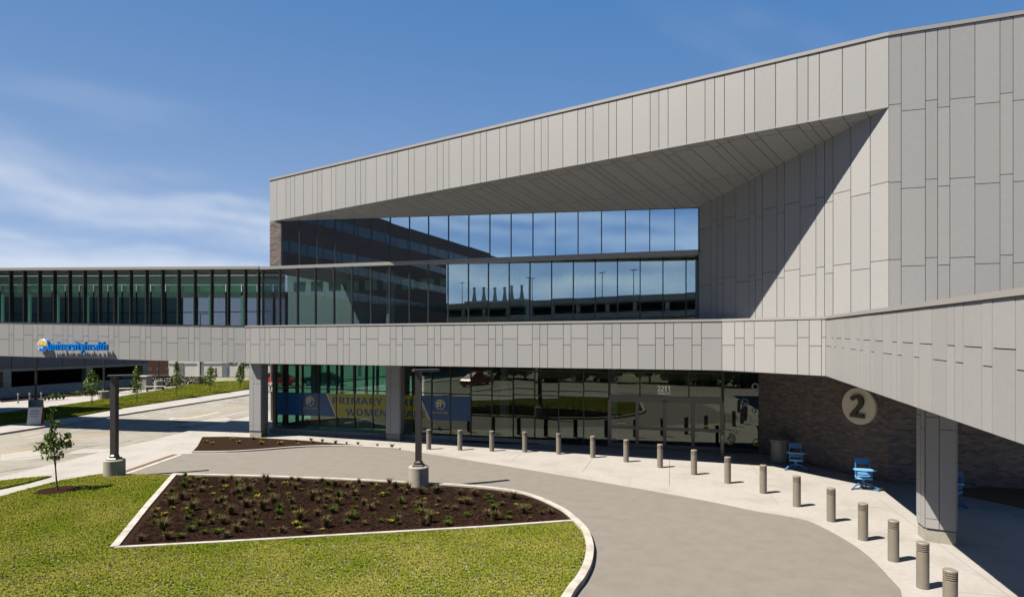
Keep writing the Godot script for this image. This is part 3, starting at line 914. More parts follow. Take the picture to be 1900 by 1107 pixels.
	var q0 := Vector3(wing.a.x, 3.72, wing.a.y) - Vector3(wing.n.x, 0, wing.n.y) * 0.24
	var q1 := Vector3(wing_far.x, 3.72 + drop, wing_far.y) - Vector3(wing.n.x, 0, wing.n.y) * 0.24
	var across := -Vector3(wing.n.x, 0, wing.n.y) * wid
	prism(st, [q0, q1, q1 + across, q0 + across], Vector3.UP * 1.6)
	obj("wing_deck", done(st), M.panel[1], B)

	# --- columns
	clad_column(B, "panelled column at the corner next to the street", [Vector2(-13.129, -29.654), Vector2(-12.491, -29.485), Vector2(-12.647, -30.643), Vector2(-13.29, -30.81)], 0.0, 3.70, [[0.34], [], [0.5], []])
	clad_column(B, "panelled column in front of the yellow window banner", [Vector2(-6.089, -28.712), Vector2(-5.395, -28.489), Vector2(-5.370, -29.654), Vector2(-6.07, -29.87)], 0.0, 3.70, [[0.34], [], [0.5], []])
	clad_column(B, "panelled column beside the curved drive under the canopy wing", [Vector2(9.963, -14.542), Vector2(9.799, -14.035), Vector2(10.296, -13.728), Vector2(10.46, -14.24)], 0.0, 3.60, [[0.55], [0.45], [0.5], []])

	# --- ground floor glass front
	var store := obj("storefront", slab_mesh(sf, 0.0, 15.3, 0.0, 0.20, 0.16, 0.3), M.plinth, B)
	glaze(store, sf, [0.306, 0.971, 1.891, 2.883, 3.901, 4.943, 5.967, 7.097, 8.116, 9.146, 10.124, 11.170, 12.223, 13.280], [0.42, 0.24], [3.70, 3.70], M.glass_store, M.mullion, 0.05, 0.14, [1.95])
	glaze(store, sf, [13.280, 14.318, 15.456, 16.618, 17.757], [0.12, 0.06], [3.70, 3.70], M.glass_store, M.mullion, 0.05, 0.14, [2.15, 3.30])
	# over the doors
	glaze(store, sf, [17.803, 19.144, 21.246, 22.618], [2.32, 2.32], [3.70, 3.70], M.glass_store, M.mullion, 0.06, 0.14, [1.06])
	glaze(store, sf, [22.684, 24.307], [0.22, 0.22], [3.70, 3.70], M.glass_store, M.mullion, 0.06, 0.14)
	obj("sill", slab_mesh(sf, 22.684, 24.307, 0.0, 0.2, 0.05, 0.2), M.mullion, store)
	# sliding doors
	var d0 := 17.803
	var d1 := 22.618
	var ent := obj("entrance_frame", slab_mesh(sf, d0, d1, 2.16, 2.34, 0.10, 0.25), M.door_frame, store)
	ent.set_meta("label", "bronze frame of the automatic sliding entrance doors")
	var stiles: Array = [17.803, 19.023, 20.215, 21.414, 22.618]
	for k in 5:
		var wdt: float = 0.16 if k == 0 or k == 4 else 0.13
		obj("door_stile", slab_mesh(sf, stiles[k] - wdt / 2, stiles[k] + wdt / 2, 0.02, 2.155, 0.08, 0.12), M.door_frame, store)
	for k in 4:
		var a: float = stiles[k] + 0.075
		var b: float = stiles[k + 1] - 0.075
		for r in [[0.02, 0.2], [0.84, 0.98], [2.06, 2.155]]:
			obj("door_rail", slab_mesh(sf, a, b, r[0], r[1], 0.07, 0.08), M.door_frame, store)
		obj("door_pane", slab_mesh(sf, a, b, 0.2, 0.84, 0.04, 0.012), M.glass_store, store)
		obj("door_pane", slab_mesh(sf, a, b, 0.98, 2.06, 0.04, 0.012), M.glass_store, store)
	for sx in [stiles[0] + 0.55, stiles[3] + 0.6]:
		obj("caution_sticker", slab_mesh(sf, sx - 0.20, sx + 0.20, 1.07, 1.12, 0.046, 0.004), M.sign_yellow, store)
	obj("door_sensor", slab_mesh(sf, stiles[2] - 0.12, stiles[2] + 0.1, 2.10, 2.16, 0.13, 0.05), M.mullion, store)
	# house number on the glass above the doors
	for t in [["2211", 0.235, 2.68, 700], ["CHARLOTTE", 0.085, 2.475, 600]]:
		var tm := lettering(t[0], t[1], 0.012, t[3])
		var o := obj("address_lettering", tm, M.number_white, store)
		var sw := tm.get_aabb().size.x
		var want: float = 0.535
		o.transform = Transform3D(sf.basis() * Basis.from_scale(Vector3(want / sw, 1, 1)), sf.at(20.192, t[2], 0.02))
	# ring decals on the pane next to the brick
	for k in 9:
		var ring := mesher()
		var rr := rng.randf_range(0.10, 0.19)
		var cc := Vector2(rng.randf_range(22.84, 24.18), rng.randf_range(0.45, 2.9))
		var base := sf.basis()
		for i in 20:
			var t0 := TAU * i / 20
			var t1 := TAU * (i + 1) / 20
			var o := sf.at(cc.x, cc.y, 0.012)
			quad(ring, o + base * Vector3(cos(t0) * rr, sin(t0) * rr, 0), o + base * Vector3(cos(t0) * rr * 0.6, sin(t0) * rr * 0.6, 0), o + base * Vector3(cos(t1) * rr * 0.6, sin(t1) * rr * 0.6, 0), o + base * Vector3(cos(t1) * rr, sin(t1) * rr, 0))
		obj("ring_decal", done(ring), [M.banner_yellow, M.banner_blue, M.steel, M.bin_grey][k % 4], store)
	# --- inside the ground floor
	var sf0 := plan(sf, 0.0, -0.1)
	var sf1 := plan(sf, sf.length, -0.1)
	obj("ground_floor", poly_block([plan(sf, 0.0, -0.06), plan(sf, sf.length, -0.06), sf1 + deep * 1.2, sf0 + deep * 1.2], -0.1, 0.02), M.interior_floor, B)
	obj("lobby_ceiling", poly_block([plan(sf, 0.3, -0.2), sf1, sf1 + deep * 1.2, sf0 + deep * 1.2], 3.62, 3.69), M.ceiling, B)
	obj("lobby_wall", slab_mesh(Face.new(sf0 + Vector2(8.2, -2.2) + back * 7.5, sf1 + back * 5.0), 0.0, 15.3, 0.02, 3.62, 0.0, 0.15), M.interior_dark, B)
	obj("lobby_side_wall", slab_mesh(Face.new(sf0 + Vector2(8.4, -2.4) + back * 18.0, sf0 + Vector2(8.2, -2.3) + back * 7.5), 0.0, 10.5, 0.02, 3.62, 0.0, 0.15), M.interior_dark, B)
	obj("lobby_soffit", slab_mesh(Face.new(sf0 + back * 2.6 + Vector2(5.5, 1.2), sf1 + back * 2.6), 0.0, 18.0, 2.9, 3.62, 0.0, 0.1), M.ceiling, B)
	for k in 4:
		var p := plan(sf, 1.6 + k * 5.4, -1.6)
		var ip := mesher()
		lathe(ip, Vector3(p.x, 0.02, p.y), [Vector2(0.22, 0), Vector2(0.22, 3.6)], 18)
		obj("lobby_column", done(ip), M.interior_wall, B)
	# glass end wall towards the street
	var ew := Face.new(sf0 + back * 17.0, sf0)
	var ewall := obj("end_glazing", slab_mesh(ew, 0.0, 17.0, 0.0, 0.3, 0.0, 0.2), M.plinth, B)
	glaze(ewall, ew, [0.05, 1.5, 3.0, 4.5, 6.0, 7.5, 9.0, 10.5, 12.0, 13.5, 15.0, 16.1, 16.92], [0.3, 0.3], [3.62, 3.62], M.glass_green, M.mullion, 0.08, 0.2, [1.95])
	# --- brick walls of the ground floor
	brick_wall(B, "brick_wall", bk, 0.03, bk.length, 0.0, 3.72, 0, func(_s, _y): return false)
	brick_wall(B, "brick_side_wall", bk2, 0.0, 9.0, 0.0, 3.75, 300, func(ss, yy): return ss > 2.6 and ss < 5.2 and yy < 2.6)
	# upper body behind the panels
	obj("building_core", poly_block([plan(ang, 0.2, -0.4), plan(ang, ang.length - 0.1, -0.5), plan(rw, 0.3, -0.5), plan(rw, rw.length, -0.5), plan(rw, rw.length) + deep, plan(ang, 0.2, -0.4) + deep], 5.5, 12.2), M.interior_dark, B)

# ---------------------------------------------------------------- footbridge over the street
func make_bridge() -> void:
	var b := Face.new(Vector2(-28.137, -32.580), Vector2(-13.365, -29.700))
	var R := thing("footbridge", "enclosed glass footbridge with grey panelled deck crossing the street", "footbridge", Vector3.ZERO)
	var s_out := -10.5
	var n3 := Vector3(b.n.x, 0, b.n.y)
	var wide := 2.6
	var slope := (3.71 - 4.0) / b.length
	var lift := func(s: float): return slope * s
	# deck fascia
	var st := mesher()
	slab(st, b, s_out, b.length, 4.01 + lift.call(s_out), 4.01 + lift.call(b.length), 5.80 + lift.call(s_out), 5.80 + lift.call(b.length), -0.032, 0.15)
	var deck := obj("deck_fascia", done(st), M.backing, R)
	var js := []
	var s := -10.0
	var k := 0
	while s < -0.35:
		js.append(s)
		s += [0.66, 0.33, 0.66, 0.66, 0.33, 0.33][k % 6]
		k += 1
	js.append_array([0.568, 0.880, 1.540, 2.155, 2.471, 2.805, 3.468, 4.107, 4.425, 4.751, 5.380, 5.702, 6.325, 6.987, 7.321, 7.618, 8.279, 8.918, 9.235, 9.560, 10.214, 10.518, 11.155, 11.805, 12.128, 12.450, 13.098, 13.740, 14.056, 14.402])
	clad(deck, b, s_out, b.length, js, [3.995 + lift.call(s_out), 3.995 + lift.call(b.length)], [5.80 + lift.call(s_out), 5.80 + lift.call(b.length)], [[0.925], [1.185]])
	st = mesher()
	slab(st, b, s_out, b.length + 0.7, 5.815 + lift.call(s_out), 5.815 + lift.call(b.length + 0.7), 5.87 + lift.call(s_out), 5.87 + lift.call(b.length + 0.7), 0.02, 0.2)
	obj("sill", done(st), M.mullion, deck)
	# deck and roof bodies
	st = mesher()
	prism(st, [b.at(s_out, 4.03 + lift.call(s_out), -0.2), b.at(b.length, 4.03 + lift.call(b.length), -0.2), b.at(b.length, 4.03 + lift.call(b.length), -wide), b.at(s_out, 4.03 + lift.call(s_out), -wide)], Vector3.UP * 1.78)
	obj("deck_body", done(st), M.panel[1], R)
	st = mesher()
	var rise := func(s2: float): return lerpf(8.83, 8.53, s2 / (b.length + 0.75))
	prism(st, [b.at(s_out, rise.call(s_out) - 0.14, 0.04), b.at(b.length + 0.75, rise.call(b.length + 0.75) - 0.14, 0.04), b.at(b.length + 0.75, rise.call(b.length + 0.75) - 0.14, -wide), b.at(s_out, rise.call(s_out) - 0.14, -wide)], Vector3.UP * 0.14)
	obj("roof_edge", done(st), M.coping, R)
	# front and back glass
	var marks := [s_out]
	var step: float = 0.935
	var first: float = 0.589
	var t := first
	while t > s_out + step:
		t -= step
		marks.insert(1, t)
	marks.append_array([0.588, 1.511, 2.500, 3.468, 4.453, 5.408, 6.361, 7.312, 8.279, 9.235, 10.197, 11.147, 12.103, 13.073, 14.031, 14.993])
	marks.append(b.length + 0.68)
	var front := obj("front_glazing", slab_mesh(b, s_out, s_out + 0.1, 6.0, 6.2, -0.1, 0.05), M.mullion, R)
	var l0: float = 5.87 + lift.call(s_out)
	var l1: float = 5.87 + lift.call(b.length + 0.7)
	glaze(front, b, marks, [l0, l1], [rise.call(s_out) - 0.15, rise.call(b.length + 0.7) - 0.15], M.glass_bridge, M.mullion, 0.06, 0.2, [], 0.03)
	var rear := obj("rear_glazing", slab_mesh(b, s_out, s_out + 0.1, 6.0, 6.2, -wide + 0.2, 0.05), M.mullion, R)
	var rmarks := []
	for i in marks.size():
		rmarks.append(marks[i])
	var solid := 9.329
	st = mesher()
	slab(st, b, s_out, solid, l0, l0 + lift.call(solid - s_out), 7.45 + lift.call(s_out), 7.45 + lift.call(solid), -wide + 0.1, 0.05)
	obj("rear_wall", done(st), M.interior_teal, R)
	glaze(rear, b, rmarks, [l0, l1], [7.75 + lift.call(s_out), 7.75 + lift.call(b.length)], M.glass_tint, M.mullion, 0.09, 0.15, [], wide - 0.1)
	# band above the rear glass with panels between ribs, their bright green standing in for light through tinted glass, posts along the walk
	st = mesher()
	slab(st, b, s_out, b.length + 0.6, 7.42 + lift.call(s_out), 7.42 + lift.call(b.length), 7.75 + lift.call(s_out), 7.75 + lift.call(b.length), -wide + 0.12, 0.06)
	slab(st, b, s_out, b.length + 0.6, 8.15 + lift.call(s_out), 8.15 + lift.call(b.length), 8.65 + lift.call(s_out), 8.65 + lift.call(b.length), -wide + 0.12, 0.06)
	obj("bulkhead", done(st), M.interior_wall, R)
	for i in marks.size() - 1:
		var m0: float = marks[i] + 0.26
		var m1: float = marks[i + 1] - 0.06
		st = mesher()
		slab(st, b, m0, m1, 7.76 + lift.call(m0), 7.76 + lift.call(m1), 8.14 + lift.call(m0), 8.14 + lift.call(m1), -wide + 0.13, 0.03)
		obj("green_panel", done(st), M.daylit_green, R)
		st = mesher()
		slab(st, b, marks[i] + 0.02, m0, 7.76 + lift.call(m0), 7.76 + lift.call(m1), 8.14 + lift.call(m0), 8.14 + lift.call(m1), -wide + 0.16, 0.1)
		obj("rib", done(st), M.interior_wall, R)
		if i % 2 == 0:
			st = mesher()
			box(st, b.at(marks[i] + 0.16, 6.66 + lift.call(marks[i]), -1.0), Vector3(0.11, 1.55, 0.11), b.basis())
			obj("inner_post", done(st), M.daylit_green, R)
	st = mesher()
	box(st, b.at((s_out + b.length) / 2, 6.45 + lift.call((s_out + b.length) / 2), -wide + 0.35), Vector3(b.length - s_out, 0.04, 0.04), b.basis())
	obj("handrail", done(st), M.mullion, R)

	# sign on the deck fascia: disc emblem and two words
	var S := thing("illuminated_sign", "blue raised letters with round yellow and blue emblem on the footbridge deck", "sign", b.at(2.994, 0.0))
	S.rotation.y = atan2(b.n.x, b.n.y)
	var yc := 4.57
	var disc := func(called: String, r0: float, d0: float, d1: float, m: Material):
		var ds := mesher()
		lathe(ds, Vector3.ZERO, [Vector2(r0, 0), Vector2(r0, d1 - d0 - 0.012), Vector2(r0 - 0.012, d1 - d0), Vector2(0, d1 - d0)], 40)
		var o := obj(called, done(ds), m, S)
		o.transform = Transform3D(Basis(Vector3.RIGHT, PI / 2), Vector3(0, yc, d0))
	disc.call("disc_body", 0.345, 0.0, 0.19, M.sign_blue)
	disc.call("disc_face", 0.345, 0.19, 0.205, M.sign_white)
	emblem(S, Vector3(0, yc, 0.205), 0.30, 0.012, M.sign_yellow, M.sign_blue, M.sign_white)
	for w in [["university", 0.46, 2.30, 700], ["health", 2.80, 1.36, 400]]:
		var tm := lettering(w[0], 0.42, 0.14, w[3])
		var o := obj("lettering", tm, M.letter_blue, S)
		var bb := tm.get_aabb()
		var k2: float = w[2] / bb.size.x
		o.transform = Transform3D(Basis.from_scale(Vector3(k2, 1.02, 1)), Vector3(w[1] + w[2] / 2 - k2 * bb.get_center().x, yc + 0.02 + lift.call(1.0) - 0.05, 0.23))

# circular mark: yellow upper field, blue lower field, white u and n shapes that interlock
func emblem(parent: Node, at: Vector3, r: float, lift: float, top: Material, bottom: Material, stroke: Material) -> void:
	for half in 2:
		var st := mesher()
		var pts := []
		for i in 25:
			var a := PI * i / 24.0 + (0.0 if half == 0 else PI)
			pts.append(at + Vector3(cos(a) * r, sin(a) * r, lift))
		pts.reverse()
		prism(st, pts, Vector3(0, 0, -lift * 0.9))
		obj("emblem_field", done(st), top if half == 0 else bottom, parent)
	# u: two stems and a bowl in the upper half shifted left; n: mirrored in the lower half
	for half in 2:
		var st := mesher()
		var sg := 1.0 if half == 0 else -1.0
		var w := r * 0.20
		var z := lift * 1.6
		var line := []
		var cx := -r * 0.28 * sg
		line.append(Vector2(cx - r * 0.36, r * 0.62))
		for i in 9:
			var a := PI + PI * i / 8.0
			line.append(Vector2(cx + cos(a) * r * 0.36, sin(a) * r * 0.36 + r * 0.02))
		line.append(Vector2(cx + r * 0.36, r * 0.80))
		var strip := ribbon(line, w)
		var n := line.size()
		for i in n - 1:
			var a2: Vector2 = strip[i] * sg
			var b2: Vector2 = strip[i + 1] * sg
			var c2: Vector2 = strip[2 * n - 2 - i] * sg
			var d2: Vector2 = strip[2 * n - 1 - i] * sg
			prism(st, [at + Vector3(a2.x, a2.y, z), at + Vector3(b2.x, b2.y, z), at + Vector3(c2.x, c2.y, z), at + Vector3(d2.x, d2.y, z)], Vector3(0, 0, -z * 0.9))
		obj("emblem_stroke", done(st), stroke, parent)

# ---------------------------------------------------------------- trees and plants
func leaf(st: SurfaceTool, p: Vector3, size: float, c: Color) -> void:
	var d := Vector3(rng.randfn(), rng.randfn() * 0.6 + 0.1, rng.randfn()).normalized()
	var u := d.cross(Vector3(rng.randfn(), rng.randfn(), rng.randfn())).normalized()
	var v := d.cross(u)
	st.set_color(c)
	var a := p - u * size
	var b := p + v * size * 0.45
	var e := p + u * size
	var f := p - v * size * 0.45 + d * size * 0.15
	for q in [a, b, e, a, e, f]:
		st.add_vertex(q)

# clumps: array of [centre, radii, count]
func tree(called: String, label: String, at: Vector3, height: float, trunk_r: float, clumps: Array, leaf_size: float, tones: Array, group := "", lean := Vector3.ZERO) -> Node3D:
	var T := thing(called, label, "tree", at, 0.0, group)
	var st := mesher()
	var top := Vector3(0, height * 0.92, 0) + lean
	var pts := []
	var rad := []
	for i in 7:
		var f := i / 6.0
		pts.append(Vector3.ZERO.lerp(top, f) + Vector3(rng.randfn() * 0.012, 0, rng.randfn() * 0.012) * height * f)
		rad.append(lerpf(trunk_r, trunk_r * 0.15, f))
	tube(st, pts, rad, 7)
	for c in clumps:
		var o: Vector3 = c[0]
		var f := clampf(o.y / height - 0.18, 0.1, 0.85)
		var from := Vector3.ZERO.lerp(top, f)
		tube(st, [from, from.lerp(o, 0.5) + Vector3(0, 0.03 * height, 0), o], [trunk_r * 0.35, trunk_r * 0.22, trunk_r * 0.08], 5)
	obj("trunk", done(st), M.bark, T)
	var lf := mesher()
	for c in clumps:
		for i in c[2]:
			var d := Vector3(rng.randfn(), rng.randfn(), rng.randfn()).normalized() * pow(rng.randf(), 0.4)
			var p: Vector3 = c[0] + d * c[1]
			var tone: Color = tones[rng.randi() % tones.size()]
			leaf(lf, p, leaf_size * rng.randf_range(0.6, 1.25), tone * rng.randf_range(0.75, 1.25))
	obj("crown", done(lf), M.leaf, T)
	return T

func young_tree(label: String, at: Vector3, height: float, width: float, seed: int, group: String, shape := 0) -> Node3D:
	rng.seed = seed
	var clumps := []
	var n := 9
	for i in n:
		var f := i / float(n - 1)
		var y := height * lerpf(0.36, 0.97, f)
		var prof := sin(PI * clampf(0.22 + 0.72 * f, 0.0, 1.0)) if shape == 1 else pow(1.0 - f, 0.75) * 0.9 + 0.12
		var r := width * 0.5 * prof
		for k in 3:
			var a := TAU * (k / 3.0 + i * 0.37) + rng.randf()
			clumps.append([Vector3(cos(a) * r * 0.55, y + rng.randfn() * 0.05, sin(a) * r * 0.55), Vector3(r * 0.55 + 0.05, height * 0.07, r * 0.55 + 0.05), 26])
	return tree("young_tree", label, at, height, 0.028, clumps, 0.085, [Color(0.072, 0.1152, 0.0144), Color(0.0432, 0.0792, 0.01008), Color(0.1152, 0.1512, 0.0216)], group)

func blades(n: int, h: float, spread: float, width: float, tones: Array, seed: int) -> ArrayMesh:
	rng.seed = seed
	var st := mesher()
	for i in n:
		var a := rng.randf() * TAU
		var d := Vector3(cos(a), 0, sin(a))
		var hh := h * rng.randf_range(0.55, 1.1)
		var out := spread * rng.randf_range(0.2, 1.0)
		var base := d * rng.randf() * 0.03
		var side := Vector3(-d.z, 0, d.x) * width
		var mid := base + d * out * 0.35 + Vector3.UP * hh * 0.65
		var tip := base + d * out + Vector3.UP * hh * rng.randf_range(0.75, 1.0)
		var c: Color = tones[rng.randi() % tones.size()]
		st.set_color(c * rng.randf_range(0.8, 1.15))
		for q in [base - side, mid - side * 0.7, mid + side * 0.7, base - side, mid + side * 0.7, base + side, mid - side * 0.7, tip, mid + side * 0.7]:
			st.add_vertex(q)
	return done(st)

func scatter(called: String, mesh: Mesh, m: Material, poly: Array, count: int, y: float, scale: Vector2, seed: int, tint: Callable, label: String, category: String, holes: Array = []) -> void:
	rng.seed = seed
	var pv := PackedVector2Array(poly)
	var lo := pv[0]
	var hi := pv[0]
	for p in pv:
		lo = lo.min(p)
		hi = hi.max(p)
	var spots := []
	var tries := 0
	while spots.size() < count and tries < count * 6:
		tries += 1
		var p := Vector2(rng.randf_range(lo.x, hi.x), rng.randf_range(lo.y, hi.y))
		if absf(p.x) > 0.9 * -p.y + 1.5 or p.y > -5.5:
			continue
		if Geometry2D.is_point_in_polygon(p, pv):
			var ok := true
			for h in holes:
				if p.distance_to(h[0]) < h[1]:
					ok = false
			if ok:
				spots.append(p)
	var mm := MultiMesh.new()
	mm.transform_format = MultiMesh.TRANSFORM_3D
	mm.use_colors = true
	mm.mesh = mesh
	mm.instance_count = spots.size()
	for i in spots.size():
		var sc := rng.randf_range(scale.x, scale.y)
		var b := Basis(Vector3.UP, rng.randf() * TAU) * Basis(Vector3.RIGHT, rng.randfn() * 0.12)
		mm.set_instance_transform(i, Transform3D(b.scaled(Vector3.ONE * sc), Vector3(spots[i].x, y, spots[i].y)))
		mm.set_instance_color(i, tint.call(spots[i]))
	var o := MultiMeshInstance3D.new()
	o.multimesh = mm
	o.material_override = m
	o.name = numbered(called)
	add_child(o)
	tag(o, label, category)
	o.set_meta("kind", "stuff")

# ---------------------------------------------------------------- lamp posts
func lamp_post(label: String, at: Vector3, pole_h: float, base_r: float, base_h: float, arm: Vector3, pole_w: float, group: String, round_pole := false) -> Node3D:
	var T := thing("lamp_post", label, "lamp post", at, 0.0, group)
	var st := mesher()
	lathe(st, Vector3.ZERO, [Vector2(base_r, -0.05), Vector2(base_r, base_h - 0.03), Vector2(base_r - 0.03, base_h), Vector2(0, base_h)], 28)
	obj("concrete_base", done(st), M.plinth, T)
	st = mesher()
	if round_pole:
		lathe(st, Vector3(0, base_h, 0), [Vector2(0.11, 0), Vector2(0.11, 0.08), Vector2(0.07, 0.14), Vector2(0.055, pole_h - base_h)], 14)
		obj("pole", done(st), M.bronze, T)
	else:
		box(st, Vector3(0, (pole_h + base_h) / 2, 0), Vector3(pole_w, pole_h - base_h, pole_w))
		obj("pole", done(st), M.bronze, T)
		st = mesher()
		var w0 := pole_w * 0.95
		soft_box(st, Vector3(0, base_h + 0.03, 0), Vector3(w0 * 2, 0.06, w0 * 2), 0.02)
		soft_box(st, Vector3(0, base_h + 0.13, 0), Vector3(w0 * 1.55, 0.14, w0 * 1.55), 0.07)
		obj("base_cover", done(st), M.bronze, T)
	st = mesher()
	var dirn := arm.normalized()
	var bs := Basis(dirn, Vector3.UP, dirn.cross(Vector3.UP).normalized())
	soft_box(st, dirn * (arm.length() / 2 - pole_w / 2) + Vector3(0, pole_h + 0.02, 0), Vector3(arm.length() + pole_w, 0.075, pole_w * 1.15), 0.012, bs)
	var head := obj("lamp_head", done(st), M.bronze, T)
	st = mesher()
	box(st, dirn * (arm.length() * 0.6) + Vector3(0, pole_h - 0.022, 0), Vector3(arm.length() * 0.5, 0.012, pole_w * 0.8), bs)
	obj("lens", done(st), M.steel, head)
	return T

# ---------------------------------------------------------------- across the street
func simple_car(label: String, at: Vector3, turn: float, paint: Material) -> void:
	var C := thing("parked_car", label, "car", at, turn)
	var st := mesher()
	var outline := [Vector2(-2.2, 0.25), Vector2(-2.25, 0.62), Vector2(-2.05, 0.86), Vector2(-1.1, 0.95), Vector2(0.9, 0.97), Vector2(1.9, 0.90), Vector2(2.2, 0.7), Vector2(2.22, 0.3), Vector2(2.05, 0.22), Vector2(-2.05, 0.2)]
	var f := []
	for p in outline:
		f.append(Vector3(p.x, p.y, 0.88))
	prism(st, f, Vector3(0, 0, -1.76))
	obj("body", done(st), paint, C)
	st = mesher()
	f = []
	for p in [Vector2(-1.15, 0.95), Vector2(-0.45, 1.42), Vector2(0.75, 1.46), Vector2(1.75, 0.96)]:
		f.append(Vector3(p.x, p.y, 0.76))
	prism(st, f, Vector3(0, 0, -1.52))
	obj("cabin_glass", done(st), M.mullion, C)
	st = mesher()
	box(st, Vector3(0.16, 1.455, 0), Vector3(1.25, 0.04, 1.5))
	obj("roof", done(st), paint, C)
	for x in [-1.35, 1.4]:
		for z in [-0.8, 0.8]:
			st = mesher()
			lathe(st, Vector3.ZERO, [Vector2(0.2, -0.1), Vector2(0.33, -0.1), Vector2(0.33, 0.1), Vector2(0.2, 0.1), Vector2(0, 0.08)], 18)
			var w := obj("wheel", done(st), M.rubber, C)
			w.transform = Transform3D(Basis(Vector3.RIGHT, PI / 2 * signf(z)), Vector3(x, 0.33, z))
			var rm := mesher()
			lathe(rm, Vector3(0, 0.085, 0), [Vector2(0.19, 0), Vector2(0.19, 0.03), Vector2(0, 0.035)], 14)
			obj("rim", done(rm), M.steel, w)
	for z in [-0.6, 0.6]:
		st = mesher()
		box(st, Vector3(-2.2, 0.7, z), Vector3(0.08, 0.12, 0.35))
		obj("headlight", done(st), M.sign_white, C)

